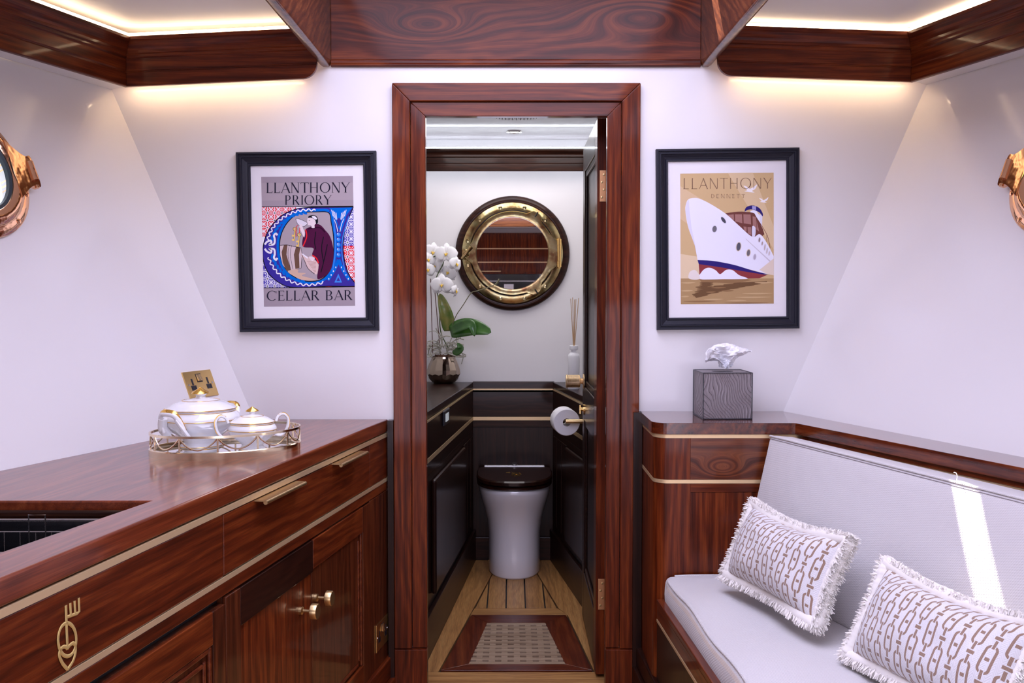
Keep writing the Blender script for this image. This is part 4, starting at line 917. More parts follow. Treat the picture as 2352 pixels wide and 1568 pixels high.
# ------------------------------------------------------------ framed pictures
SER = {}
def ring_(cx_, cy_, rx, ry, t_h, t_v, a0, a1, n=26):
    o_, i_ = [], []
    for k in range(n + 1):
        a = math.radians(lerp(a0, a1, k / n)); o_.append((cx_ + rx * math.cos(a), cy_ + ry * math.sin(a))); i_.append((cx_ + (rx - t_h) * math.cos(a), cy_ + (ry - t_v) * math.sin(a)))
    return o_ + i_[::-1]
def seg_(x0, y0, x1, y1, w):
    d = math.hypot(x1 - x0, y1 - y0) or 1; nx, ny = -(y1 - y0) / d * w / 2, (x1 - x0) / d * w / 2
    return [(x0 + nx, y0 + ny), (x1 + nx, y1 + ny), (x1 - nx, y1 - ny), (x0 - nx, y0 - ny)]
def letter(ch, serif, k=.10, n=.03):
    """polygons of a letter, height 1; returns (advance, polys). k stem, n hairline"""
    P = []; S_ = lambda x, y, w=.20: P.append([(x - w / 2, y - .012), (x + w / 2, y - .012), (x + w / 2, y + .012), (x - w / 2, y + .012)]) if serif else None
    st = lambda x, w=k: P.append([(x - w / 2, 0), (x + w / 2, 0), (x + w / 2, 1), (x - w / 2, 1)])
    h = lambda x0, x1, y, w=n: P.append([(x0, y - w / 2), (x1, y - w / 2), (x1, y + w / 2), (x0, y + w / 2)])
    l = lambda x0, y0, x1, y1, w: P.append(seg_(x0, y0, x1, y1, w))
    if ch == 'L': st(.12); S_(.12, .99); h(.02, .52, .0 + n / 2); l(.52, .0, .55, .18, n) if serif else None; return .60, P
    if ch == 'A': l(.02, 0, .38, 1, n); l(.36, 1, .74, 0, k); h(.13, .6, .34); S_(.02, .01, .18); S_(.74, .01, .22); return .76, P
    if ch == 'N': st(.10, n * 1.1); l(.10, 1, .70, 0, k); st(.72, n * 1.1); S_(.08, .99, .2); S_(.10, .01, .18); S_(.72, .99, .2); return .84, P
    if ch == 'T': st(.35); h(0, .70, 1 - n / 2); S_(.35, .01, .24); (l(0, 1, -.02, .84, n), l(.70, 1, .72, .84, n)) if serif else None; return .70, P
    if ch == 'H': st(.12); st(.70); h(.12, .70, .52); [S_(x, y) for x in (.12, .70) for y in (.01, .99)]; return .84, P
    if ch == 'O': P.append(ring_(.5, .5, .49, .515, k * 1.05, n, 0, 360, 48)); return 1.0, P
    if ch == 'Y': l(.02, 1, .36, .45, k); l(.70, 1, .36, .45, n); P.append([(.36 - k / 2, 0), (.36 + k / 2, 0), (.36 + k / 2, .5), (.36 - k / 2, .5)]); S_(.04, .99); S_(.70, .99, .18); S_(.36, .01, .24); return .74, P
    if ch == 'P' or ch == 'R' or ch == 'B':
        st(.12); S_(.12, .01); S_(.10, .99, .2); P.append(ring_(.30, .74, .28, .265, k, n, -90, 90)); h(.12, .31, 1 - n / 2); h(.12, .31, .475 + n / 2)
        if ch == 'R': l(.32, .5, .66, 0, k); S_(.68, .01, .18); return .76, P
        if ch == 'B': P.append(ring_(.32, .25, .32, .255, k, n, -90, 90)); h(.12, .33, n / 2); return .70, P
        return .64, P
    if ch == 'I': st(.12); S_(.12, .01, .24); S_(.12, .99, .24); return .24, P
    if ch == 'C': P.append(ring_(.5, .5, .48, .51, k * 1.05, n, 45, 315, 40)); l(.86, .98, .86, .74, n) if serif else None; return .92, P
    if ch == 'E': st(.12); S_(.10, .99, .2); S_(.10, .01, .2); h(.02, .52, 1 - n / 2); h(.12, .44, .52); h(.02, .55, n / 2); (l(.53, 1, .53, .84, n), l(.55, 0, .57, .18, n), l(.44, .6, .44, .44, n)) if serif else None; return .60, P
    if ch == 'D': st(.12); P.append(ring_(.30, .5, .42, .5, k, n, -90, 90)); h(.12, .31, 1 - n / 2); h(.12, .31, n / 2); return .76, P
    return .4, P
class Print:
    def __init__(s, corners, Fr, w, h, sg): s.c = [Vector((*p, 0)) for p in corners]; s.F = Fr; s.w, s.h, s.sg = w, h, sg; s.g = G(); s.mats = []; s.idx = {}; s.d = 0; s.box = None
    def M(s, col):
        if col not in s.idx: s.idx[col] = len(s.mats); s.mats.append(mat('print_ink', col, .8)); bsdf(s.mats[-1]).inputs['Specular IOR Level'].default_value = .08
        return s.idx[col]
    def uv(s, x, y):   # inverse of the bilinear corner map (TL,TR,BR,BL) by a few Newton-free iterations (nearly affine)
        TL, TR, BR, BL = s.c; u = v = .5
        for _ in range(6):
            xl_ = lerp(TL.x, BL.x, v); xr_ = lerp(TR.x, BR.x, v); u = (x - xl_) / (xr_ - xl_)
            yt = lerp(TL.y, TR.y, u); yb_ = lerp(BL.y, BR.y, u); v = (y - yt) / (yb_ - yt)
        return u, v
    def poly(s, pts, col):
        s.d += 1; q = []
        for x, y in pts:
            u, v = s.uv(x, y); u = min(1, max(0, u)); v = min(1, max(0, v)); q.append((u, v))
        zz = (.0004 + s.d * .0000025); vs = [s.F((u - .5) * s.w, (.5 - v) * s.h, zz * s.sg) for u, v in q]
        try: tri = tessellate_polygon([vs])
        except Exception: return
        s.g.add(vs, [tuple(t_) for t_ in tri], s.M(col))
    def curve(s, pts, col, n=6): s.poly([(p.x, p.y) for p in catmull([(x, y, 0) for x, y in pts], n, True)], col)
    def stroke(s, pts, w, col, closed=False, smooth=True, n=5):
        P_ = catmull([(x, y, 0) for x, y in pts], n, closed) if smooth else [Vector((x, y, 0)) for x, y in pts]
        if closed: P_ = P_ + [P_[0]]
        L_, R_ = [], []
        for i, p in enumerate(P_):
            a, b = P_[max(i - 1, 0)], P_[min(i + 1, len(P_) - 1)]; d = (b - a); d = d.normalized() if d.length > 0 else Vector((1, 0, 0)); nn = Vector((-d.y, d.x, 0)) * w / 2; L_.append(p + nn); R_.append(p - nn)
        s.d += 1
        for i in range(len(P_) - 1):
            s.d -= 1; s.poly([(q.x, q.y) for q in (L_[i], L_[i + 1], R_[i + 1], R_[i])], col)
    def ell(s, cx_, cy_, rx, ry, col, rot=0, n=24):
        c_, s_ = math.cos(rot), math.sin(rot); s.poly([(cx_ + rx * math.cos(a) * c_ - ry * math.sin(a) * s_, cy_ + rx * math.cos(a) * s_ + ry * math.sin(a) * c_) for a in (2 * PI * k / n for k in range(n))], col)
    def text(s, txt, x0, x1, ytop, ybot, col, serif=True, k=.125, n=.042, gap=.10, slope=0.0, inner=None):
        L_ = [letter(c, serif, k, n) if c != ' ' else (.32, []) for c in txt]; tot = sum(a for a, _ in L_) + gap * (len(txt) - 1); hh = ybot - ytop
        sx_ = (x1 - x0) / tot; x = x0
        for a, polys in L_:
            s.d += 1
            for p in polys: s.d -= 1; s.poly([(x + px * sx_, ybot - py * hh + slope * (x - x0)) for px, py in p], col)
            if inner:
                s.d += 1
            x += (a + gap) * sx_
    def done(s, parent): return s.g.obj('print', s.mats, parent, fixn=False)
def picture(label, pxs, inner, printc, draw):
    TL, TR, BR, BL = [PY(*p, 3.318) for p in pxs]; cen = (TL + TR + BR + BL) / 4; w = ((TR - TL).length + (BR - BL).length) / 2; h = ((TL - BL).length + (TR - BR).length) / 2
    u = ((TR - TL) + (BR - BL)).normalized(); up = ((TL - BL) + (TR - BR)).normalized(); Fr = frame((cen.x, 3.34, cen.z), u, up); sg = 1 if Fr.n.y < 0 else -1
    t = thing('framed_picture', label, 'picture', (cen.x, 3.34, cen.z))
    # frame profile mitred: (inset, height)
    prof = [(0, .001), (0, .020), (.002, .024), (.008, .024), (.0095, .019), (.013, .019), (.0145, .0225), (.018, .0225), (.020, .018), (.030, .011), (.036, .009), (.038, .013), (.043, .013), (.045, .010), (.045, .004)]
    fw = inner; prof = [(a * fw / .045, b) for a, b in prof]
    for i in range(4):
        g = G(); rings = []
        for sx_, sy_ in (((-1, 1), (1, 1)), ((1, 1), (1, -1)), ((1, -1), (-1, -1)), ((-1, -1), (-1, 1)))[i]:
            rings.append([Fr(sx_ * (w / 2 - a), sy_ * (h / 2 - a), b * sg) for a, b in prof])
        g.loft(rings); g.obj('frame_side', frameb, t)
    g = G(); g.fbox(Fr, -w / 2 + fw * .9, w / 2 - fw * .9, -h / 2 + fw * .9, h / 2 - fw * .9, .002 * sg, .005 * sg); g.obj('mount', matt, t)
    c0 = [PY(*p, 3.334) for p in printc]
    pw = ((c0[1] - c0[0]).length + (c0[2] - c0[3]).length) / 2; ph = ((c0[0] - c0[3]).length + (c0[1] - c0[2]).length) / 2; pc_ = sum(c0, Vector()) / 4
    F2 = frame(Fr((pc_ - Fr.o).dot(Fr.u), (pc_ - Fr.o).dot(Fr.v), .005 * sg), Fr.u, Fr.v)
    draw(t, F2, pw, ph, sg)
    return t
cz = lambda x, y, ox_, oy_, s_=3.408: (ox_ + x / s_, oy_ + y / s_)
def draw_monk(t, F2, pw, ph, sg):
    p = Print([(273, 296), (990, 283), (1008, 1303), (293, 1307)], F2, pw, ph, sg)
    GR = (.36, .30, .335); DKt = (.02, .018, .035); BL_ = (.006, .006, .012); IND = (.045, .03, .30); BR_ = (.0, .14, .62); WH = (.82, .80, .86); RED = (.75, .02, .03)
    p.poly([(273, 296), (990, 283), (1008, 1303), (293, 1307)], GR)
    p.poly([(273, 345), (991, 335), (994, 470), (275, 480)], (.40, .335, .36))
    p.poly([(276, 530), (995, 522), (1006, 1150), (290, 1158)], WH)
    def lattice(x0, x1, y0, y1, col):
        p.poly([(x0, y0), (x1, y0), (x1, y1), (x0, y1)], col); c = 57.0; d0 = p.d
        def cl(ax_, ay, bx_, by, w):
            # clip to the rectangle
            t0, t1 = 0, 1; dx, dy = bx_ - ax_, by - ay
            for pp, qq in ((-dx, ax_ - x0), (dx, x1 - ax_), (-dy, ay - y0), (dy, y1 - ay)):
                if abs(pp) < 1e-6:
                    if qq < 0: return
                else:
                    r = qq / pp
                    if pp < 0: t0 = max(t0, r)
                    else: t1 = min(t1, r)
            if t0 < t1: p.d = d0; p.poly(seg_(ax_ + dx * t0, ay + dy * t0, ax_ + dx * t1, ay + dy * t1, w), WH)
        n0 = int(x0 // c) - 1
        for i in range(n0, int(x1 // c) + 2):
            for j in range(int(y0 // c) - 1, int(y1 // c) + 2):
                X, Y = i * c + 36, j * c + 6
                cl(X - c / 2, Y, X + c / 2, Y, 6); cl(X, Y - c / 2, X, Y + c / 2, 6); cl(X - 17, Y - 17, X + 17, Y + 17, 5); cl(X - 17, Y + 17, X + 17, Y - 17, 5)
                q = 18; m_ = c / 2
                for sx_, sy_ in ((1, 1), (1, -1), (-1, 1), (-1, -1)): cl(X + sx_ * m_, Y + sy_ * 8, X + sx_ * 8, Y + sy_ * m_, 3)
                if x0 < X + m_ - 11 and X + m_ + 11 < x1 and y0 < Y + m_ - 11 and Y + m_ + 11 < y1: p.d = d0; p.ell(X + m_, Y + m_, 13, 13, WH, PI / 4, 4)
        p.d = d0 + 2
    lattice(276, 545, 531, 760, RED); lattice(284, 500, 945, 1158, (.10, .08, .42)); lattice(915, 998, 545, 830, (.10, .08, .42)); lattice(915, 1004, 830, 1125, RED)
    outer = [(800, 528), (640, 532), (545, 545), (450, 585), (375, 650), (315, 740), (286, 850), (290, 950), (325, 1040), (390, 1105), (470, 1148), (560, 1158), (640, 1157)]
    o2 = [(800, 1148), (1006, 1150), (1006, 1125), (960, 1060), (928, 960), (914, 860), (918, 760), (940, 660), (975, 570), (994, 526)]
    cc = [(q.x, q.y) for q in catmull([(x, y, 0) for x, y in outer], 6)] + [(q.x, q.y) for q in catmull([(x, y, 0) for x, y in o2], 6)]
    p.poly([(650, 1150), (800, 1132), (1000, 1146), (1000, 1156), (650, 1157)], RED)
    p.poly(cc, IND); d0 = p.d; p.stroke(cc + [cc[0]], 7, BL_, smooth=False)
    p.stroke([(275, 528), (600, 525), (994, 520)], 6, BL_); p.stroke([(290, 1160), (650, 1158), (1006, 1152)], 6, BL_)
    inner = [(800, 572), (700, 566), (600, 572), (530, 600), (470, 660), (430, 740), (415, 830), (425, 920), (455, 1000), (510, 1060), (580, 1098), (660, 1110), (740, 1095), (800, 1040), (830, 960), (840, 850), (836, 740), (820, 650)]
    p.stroke(inner, 46, BR_, True); p.curve(inner, (.40, .335, .36)); p.stroke(inner, 7, BL_, True)
    # leaves along the crescent and the white wavy line
    for k in range(26):
        s_ = k / 25; a = lerp(-95, -262, s_) * PI / 180; cx_, cy_ = 640 + 292 * math.cos(a), 842 + 268 * math.sin(a)
        if 11 < k < 15: continue
        p.ell(cx_, cy_, 10, 20, BR_, a + .5)
    wv_ = []
    for k in range(120):
        s_ = k / 119; a = lerp(-80, -168, s_) * PI / 180; r_ = 8 * math.sin(k * .62); wv_.append((640 + (325 + r_) * math.cos(a), 850 + (300 + r_) * math.sin(a)))
    p.stroke(wv_, 9, WH, smooth=False); wv_ = []
    for k in range(120):
        s_ = k / 119; a = lerp(-195, -292, s_) * PI / 180; r_ = 8 * math.sin(k * .62); wv_.append((640 + (322 + r_) * math.cos(a), 845 + (293 + r_) * math.sin(a)))
    p.stroke(wv_, 9, WH, smooth=False)
    for sy_ in (1, -1):
        Y_ = lambda y: 838 + sy_ * (y - 838)
        p.stroke([(300, Y_(822)), (318, Y_(800)), (345, Y_(790)), (352, Y_(808)), (335, Y_(822)), (372, Y_(818)), (378, Y_(780)), (372, Y_(752)), (388, Y_(735)), (398, Y_(750))], 15, WH)
    # right stem ornaments
    p.poly([(805, 535), (985, 530), (940, 590), (900, 720), (880, 700), (850, 620)], BR_)
    for sx_ in (-1, 1):
        for k in range(4): p.stroke([(880 + sx_ * (58 - k * 12), 548 + k * 8), (880 + sx_ * (44 - k * 10), 600 + k * 12)], 5, WH)
        p.stroke([(880 + sx_ * 40, 618), (880 + sx_ * 22, 660), (880 + sx_ * 8, 722)], 5, WH)
    p.poly([(862, 630), (880, 610), (900, 630), (880, 684)], IND)
    for k in range(5): p.ell(878, 745 + k * 40, 19, 19, BR_); p.ell(876, 741 + k * 40, 12, 12, (.10, .30, .80)); p.ell(871, 736 + k * 40, 4, 4, WH)
    for sx_ in (-1, 1):
        p.stroke([(878, 940), (878 + sx_ * 35, 1020), (878 + sx_ * 85, 1100)], 26, BR_)
        for k in range(4): p.ell(878 + sx_ * (22 + k * 18), 1000 + k * 30, 4, 7, WH)
        p.stroke([(838, 600), (852, 760), (850, 900), (830, 1040)] if sx_ < 0 else [(960, 600), (912, 760), (905, 900), (930, 1040)], 7, (.05, .25, .75))
    p.poly([(876, 1050), (905, 1120), (845, 1120)], (.05, .25, .75)); p.poly([(876, 1078), (890, 1108), (861, 1108)], IND)
    # barrel
    CRM = (.62, .50, .50); BRN = (.15, .08, .055)
    p.poly([(420, 828), (470, 824), (585, 848), (592, 900), (585, 1005), (555, 1015), (480, 1030), (440, 980), (420, 900)], CRM)
    p.poly([(450, 826), (478, 826), (470, 900), (505, 1022), (470, 1028), (440, 960), (432, 880)], BRN); p.poly([(545, 838), (580, 848), (568, 900), (572, 1005), (540, 1012), (528, 900)], BRN)
    for x in (492, 510): p.stroke([(x, 828), (x - 10, 900), (x + 10, 1015)], 3, DKt)
    p.stroke([(420, 828), (470, 824), (585, 848), (592, 900), (585, 1005), (555, 1015), (480, 1030)], 4, BL_, smooth=False)
    p.curve([(480, 1030), (560, 1015), (560, 1040), (620, 1045), (590, 1065), (640, 1080), (700, 1100), (600, 1100), (530, 1070)], (.62, .42, .32))
    # jug
    p.curve([(588, 890), (602, 902), (640, 918), (700, 950), (722, 985), (718, 1045), (690, 1052), (640, 1010), (612, 950), (590, 920)], (.70, .52, .48)); p.stroke([(590, 900), (612, 950), (640, 1010), (690, 1052)], 4, BL_)
    for k in range(8): p.stroke([(630 + k * 8, 952 + k * 12), (700, 962 + k * 10)], 2.5, (.35, .16, .12))
    p.poly([(588, 895), (600, 893), (640, 925), (632, 932)], WH)
    # monk
    ROBE = (.075, .008, .045); SKN = (.78, .66, .68)
    p.curve([(690, 660), (735, 668), (775, 710), (812, 760), (836, 850), (834, 960), (800, 1045), (715, 1093), (720, 1000), (718, 970), (672, 905), (680, 850), (600, 838), (598, 770), (618, 705), (640, 690), (660, 680)], ROBE, 8)
    p.stroke([(620, 705), (628, 760), (600, 836)], 9, RED); p.stroke([(672, 905), (705, 930), (720, 968)], 10, RED)
    for a, b, c in (((700, 720), (690, 800), (700, 860)), ((760, 760), (745, 850), (760, 960)), ((790, 820), (770, 920), (740, 1040))): p.stroke([a, b, c], 7, BL_)
    p.stroke([(640, 700), (690, 690), (735, 690), (772, 725)], 10, (.03, .003, .02))
    p.curve([(640, 610), (680, 600), (712, 620), (708, 650), (690, 668), (690, 690), (668, 690), (662, 672), (640, 668), (632, 650)], SKN)
    p.curve([(640, 612), (650, 596), (690, 592), (714, 612), (716, 650), (702, 660), (694, 630), (665, 612)], BL_); p.curve([(668, 602), (690, 598), (710, 618), (698, 626), (680, 615)], WH)
    p.stroke([(645, 634), (655, 632)], 3, BL_)
    p.curve([(543, 622), (560, 618), (632, 650), (628, 668), (600, 680), (570, 670), (550, 650)], (.70, .66, .72)); p.stroke([(543, 622), (560, 618), (632, 650), (620, 672), (600, 680), (560, 664), (543, 622)], 3, BL_)
    p.curve([(572, 672), (590, 664), (602, 700), (615, 725), (608, 765), (590, 730), (576, 700)], SKN); p.curve([(650, 915), (685, 920), (690, 935), (672, 950), (650, 930)], SKN)
    # keys
    KY = (.80, .55, .16)
    for (x, y, l_) in ((537, 700, 95), (570, 745, 95)):
        p.ell(x, y, 17, 15, BL_); p.ell(x, y, 14, 12, KY); p.ell(x, y, 6, 5, GR); p.stroke([(x, y + 12), (x - 8, y + l_)], 13, BL_, smooth=False); p.stroke([(x, y + 12), (x - 8, y + l_)], 9, KY, smooth=False)
        for k in (.55, .9): p.poly([(x - 24, y + l_ * k - 7), (x - 4, y + l_ * k - 7), (x - 4, y + l_ * k + 7), (x - 24, y + l_ * k + 7)], KY)
    p.stroke([(560, 672), (545, 690), (548, 760)], 5, RED); p.stroke([(575, 690), (570, 735)], 5, RED)
    p.text('LLANTHONY', 313, 965, 341, 420, DKt, slope=-.012); p.text('PRIORY', 458, 822, 438, 512, DKt, slope=-.012); p.text('CELLAR BAR', 313, 988, 1183, 1260, DKt, slope=-.004)
    p.done(t)
def draw_ship(t, F2, pw, ph, sg):
    p = Print([(283, 268), (1013, 258), (1013, 1284), (283, 1294)], F2, pw, ph, sg)
    p.poly([(283, 260), (1013, 260), (1013, 1290), (283, 1290)], (.60, .42, .22)); LT = (.70, .53, .33)
    p.poly([(655, 262), (850, 260), (1013, 680), (1013, 860)], (.68, .51, .31)); p.poly([(283, 365), (600, 560), (420, 720), (283, 620)], (.66, .48, .29)); p.poly([(283, 895), (500, 930), (500, 1090), (283, 1090)], (.72, .56, .37))
    p.poly([(283, 1088), (1013, 1086), (1013, 1290), (283, 1290)], (.42, .27, .13))
    WH = (.80, .79, .90); W2 = (.70, .68, .80); NV = (.03, .02, .16); RD = (.26, .045, .05); BRN = (.16, .055, .045)
    # funnel
    p.poly([(786, 560), (925, 590), (918, 740), (850, 740)], W2); p.poly([(830, 560), (870, 545), (905, 600), (905, 735), (850, 740)], WH)
    p.curve([(786, 562), (800, 528), (850, 515), (900, 535), (926, 575), (926, 600), (900, 570), (850, 548), (810, 550)], NV); p.poly([(845, 518), (875, 522), (875, 550), (845, 546)], (.35, .33, .60))
    # wheelhouse
    p.curve([(630, 585), (680, 570), (760, 563), (848, 572), (875, 600), (940, 740), (860, 760), (845, 762), (780, 720), (700, 640)], BRN, 3)
    for q in ([(655, 590), (700, 585), (703, 630), (690, 625)], [(710, 585), (765, 585), (768, 655), (712, 640)], [(776, 585), (832, 586), (836, 664), (778, 655)], [(776, 680), (800, 682), (800, 720), (784, 712)], [(808, 684), (836, 684), (836, 745), (812, 735)]): p.poly(q, (.36, .18, .16))
    p.poly([(848, 600), (872, 605), (900, 720), (850, 680)], (.36, .18, .16)); p.curve([(845, 680), (870, 690), (868, 750), (845, 762)], W2)
    p.stroke([(875, 605), (960, 745), (985, 850)], 4, BRN); p.stroke([(875, 605), (880, 700)], 3, BRN); p.stroke([(910, 655), (915, 750)], 3, BRN); p.stroke([(958, 745), (958, 800)], 3, BRN)
    # hull
    p.poly([(q.x, q.y) for q in catmull([(x, y, 0) for x, y in ((380, 458), (430, 462), (520, 505), (640, 582), (740, 672), (845, 760), (905, 740), (960, 810), (1012, 910))], 6)] + [(1012, 1060), (960, 1052), (800, 1010), (600, 960), (416, 943)] + [(q.x, q.y) for q in catmull([(x, y, 0) for x, y in ((416, 943), (395, 830), (345, 690), (322, 560), (330, 495), (350, 466), (380, 458))], 6)], WH)
    p.poly([(350, 470), (330, 495), (322, 560), (345, 690), (395, 830), (414, 930), (400, 830), (370, 690), (355, 560)], W2)
    p.poly([(790, 770), (1012, 970), (1012, 985), (800, 785)], (.60, .56, .64))
    p.poly([(900, 1020), (1012, 930), (1012, 1062), (960, 1052)], (.74, .62, .52))
    p.poly([(q.x, q.y) for q in catmull([(x, y, 0) for x, y in ((416, 943), (540, 950), (700, 980), (850, 1025), (975, 1056))], 6)] + [(930, 1056), (800, 1035), (600, 1000), (425, 975)], NV)
    p.poly([(425, 975), (600, 1000), (800, 1035), (960, 1060), (900, 1085), (433, 1094)], RD)
    p.curve([(433, 1092), (445, 1040), (480, 1008), (520, 1005), (560, 1025), (593, 1053), (640, 1020), (690, 1022), (740, 1060), (806, 1090), (620, 1093)], WH); p.curve([(350, 1090), (352, 1040), (390, 1020), (420, 1045), (430, 1092)], (.76, .68, .64))
    for x, y, rx, ry, c in ((550, 700, 17, 25, (.16, .15, .17)), (738, 838, 16, 32, (.10, .10, .13)), (815, 886, 12, 25, (.16, .14, .16)), (864, 918, 10, 22, (.45, .40, .48)), (901, 784, 7, 18, (.30, .24, .24)), (923, 812, 5, 15, (.40, .3, .28)), (943, 842, 5, 24, (.50, .42, .40)), (960, 870, 4, 22, (.55, .46, .42)), (978, 890, 4, 16, (.58, .48, .44))):
        p.ell(x, y, rx + 5, ry + 5, (.66, .55, .42) if x in (738, 815) else W2, .15); p.ell(x, y, rx, ry, c, .15)
    p.ell(620, 630, 34, 17, W2, .95); p.ell(620, 630, 28, 12, (.07, .07, .09), .95)
    # reflections
    D1, D2, D3 = (.16, .085, .04), (.28, .16, .075), (.55, .38, .20)
    p.poly([(433, 1096), (800, 1092), (840, 1100), (700, 1128), (560, 1120), (450, 1126)], D2)
    rr_ = random.Random(5)
    for k in range(11):
        y = 1122 + k * 11; x0 = 425 - k * 4 + rr_.uniform(-18, 18); x1 = 950 - k * 52 + rr_.uniform(-20, 20)
        if k < 4: xs0 = 700 - k * 75; p.curve([(xs0, y), (x1 - 40, y - 12), (x1, y - 14), (x1 - 30, y + 2), (xs0 + 60, y + 15)], D1, 4); p.curve([(x0, y), (x0 + 60, y - 6), (x0 + 110, y + 2), (x0 + 50, y + 9)], D1, 4)
        else: p.curve([(x0, y), (lerp(x0, x1, .5), y - 7), (max(x1, x0 + 60), y - 4), (lerp(x0, x1, .6), y + 8), (x0 + 10, y + 7)], D1, 4)
    for x0, x1, y, c in ((520, 640, 1160, D2), (480, 560, 1195, D2), (600, 700, 1185, D2), (283, 400, 1122, D3), (283, 380, 1185, D3), (283, 350, 1230, D3), (700, 1000, 1235, D3), (760, 1010, 1205, D3), (640, 800, 1262, D3), (460, 620, 1252, D3), (300, 560, 1268, D2), (620, 980, 1280, D2), (860, 1010, 1120, D3)): p.curve([(x0, y), (lerp(x0, x1, .5), y - 6), (x1, y - 3), (lerp(x0, x1, .5), y + 6)], c, 4)
    for x, y, s_ in ((825, 390, 1.0), (932, 477, .68)):
        p.curve([(x - 48 * s_, y - 28 * s_), (x - 20 * s_, y - 20 * s_), (x, y - 5 * s_), (x + 30 * s_, y - 18 * s_), (x + 58 * s_, y - 38 * s_), (x + 45 * s_, y - 5 * s_), (x + 20 * s_, y + 12 * s_), (x + 38 * s_, y + 24 * s_), (x, y + 22 * s_), (x - 40 * s_, y + 14 * s_), (x - 20 * s_, y + 5 * s_)], (.86, .82, .84), 4)
    DK = (.12, .055, .04)
    p.text('LLANTHONY', 305, 998, 305, 388, DK, False, .085, .035, .12, slope=-.008)
    p.text('LLANTHONY', 308, 997, 309, 386, (.55, .38, .22), False, .03, .0, .12, slope=-.008)
    p.text('DENNETT', 525, 788, 428, 458, (.30, .17, .09), False, .20, .16, .30); p.text('DENNETT', 527, 787, 430, 456, (.62, .44, .25), False, .10, .09, .30)
    p.done(t)
picture('black framed poster of a monk in a blue letter reading LLANTHONY PRIORY CELLAR BAR', ((540, 350), (862, 345), (871, 760), (551, 762)), .0445, [cz(273, 296, 520, 320), cz(990, 283, 520, 320), cz(1008, 1303, 520, 320), cz(293, 1307, 520, 320)], draw_monk)
picture('black framed poster of a white ship reading LLANTHONY on the wall right of the door', ((1508, 343), (1838, 337), (1836, 755), (1509, 757)), .0405, [cz(283, 268, 1480, 320), cz(1013, 258, 1480, 320), cz(1013, 1284, 1480, 320), cz(283, 1294, 1480, 320)], draw_ship)

# ------------------------------------------------------------ right corner cabinet, shelf, sofa
def path_(off=0.0, x0=.436, y0=3.022, x1=.99, r=.045, yb=3.335):
    pts = [(x0 - off, yb)]; cx_, cy_ = x0 + r, y0 + r
    for k in range(9):
        a = PI + k / 8 * PI / 2; pts.append((cx_ + (r + off) * math.cos(a), cy_ + (r + off) * math.sin(a)))
    pts.append((x1, y0 - off)); return pts
def band(name, m, par, z0, z1, off=0.0, th=.02, bevel=0, x1=.99, **k):
    a, b = path_(off, x1=x1, **k), path_(off - th, x1=x1, **k); g = G()
    g.loft([[Vector((p[0], p[1], z0)), Vector((q[0], q[1], z0)), Vector((q[0], q[1], z1)), Vector((p[0], p[1], z1))] for p, q in zip(a, b)]); return g.obj(name, m, par, smooth=True)
ZR = .985
cc = thing('corner_cabinet', 'walnut corner cabinet with rounded edge and two brass lines right of the door frame', 'cabinet', (.6, 3.1, 0))
band('brass_strip', strip, cc, .9385, .9495, .001, .01); band('brass_strip', strip, cc, .7995, .8105, .001, .01)
band('corner_post', W['z'], cc, 0, .7985, 0, .02, x1=.545); band('corner_post', W['z'], cc, .811, .938, 0, .02, x1=.545)
g = G(); g.box(.5455, .99, 3.022, 3.042, .811, .938); g.obj('burl_panel', W['burl'], cc)
g = G(); g.box(.5455, .99, 3.022, 3.042, .772, .7985); g.obj('rail', W['x'], cc, bevel=.001)
g = G(); g.box(.5455, .99, 3.0235, 3.042, 0, .7715); g.obj('lower_panel', W['z'], cc)
g = G(); top = [(p[0], p[1]) for p in path_(.006)][:-1]
g.box(.405, .4335, 3.30, 3.338, 0, .985); g.obj('filler_strip', W['hz'], cc)
sh = [Vector((x, y, .9505)) for x, y in top + [(.862, 3.016), (.862 + .345 * 2.1, .916), (hull(1, .9, ZR) - .002, .916), (hull(1, 3.338, ZR) - .002, 3.338), (.432, 3.338)]]
g = G(); g.prism(sh, (0, 0, ZR - .9505)); tag(g.obj('shelf_top', W['r'], bevel=.004, seg=3), 'glossy walnut shelf top running along the right wall behind the sofa', 'shelf')
bp = thing('sofa_backboard', 'walnut backboard with a brass line under the right shelf behind the sofa', 'panelling', (.87, 3.0, .5))
p0, p1 = Vector((.874, 3.0, 0)), Vector((.874 + .345 * 2.05, .95, 0)); f, L = mkframe(p0, p1); sg = 1 if f.n.x < 0 else -1
bx('board', W['r'], bp, f, sg, 0, L, .40, .925, -.02, 0); bx('board', W['r'], bp, f, sg, 0, L, .9365, .950, -.02, 0); bx('brass_strip', strip, bp, f, sg, 0, L, .926, .936, -.02, .0015, 0)
# sofa base: face runs from the corner cabinet towards the camera
sb = thing('bench', 'walnut sofa bench front with red mahogany top rail and brass line', 'bench', (.45, 2.9, 0))
f, L = mkframe((.445, 3.02), (.445 + .0547 * 2.1, .92)); sg = 1 if f.n.x < 0 else -1
bx('front_board', W['hz'], sb, f, sg, 0, L, .159, .372, -.02, 0); bx('brass_strip', strip, sb, f, sg, 0, L, .373, .381, -.02, .0012, 0); bx('front_board', W['rail'], sb, f, sg, 0, L, .382, .425, -.02, 0)
bx('top_rail', W['rail'], sb, f, sg, 0, L, .4255, .443, -.022, .002, .003)
bx('skirting', W['hy'], sb, f, sg, -.31, L, 0, .128, -.02, .024, .005); bx('skirting', W['hy'], sb, f, sg, -.31, L, .1285, .192, -.02, .012, .005)
g = G(); g.prism([Vector((x, y, .395)) for x, y in ((.468, 3.015), (.90, 3.015), (1.55, .93), (.575, .93))], (0, 0, .018)); g.obj('seat_board', mat('white_board', (.75, .75, .8), .5), sb)

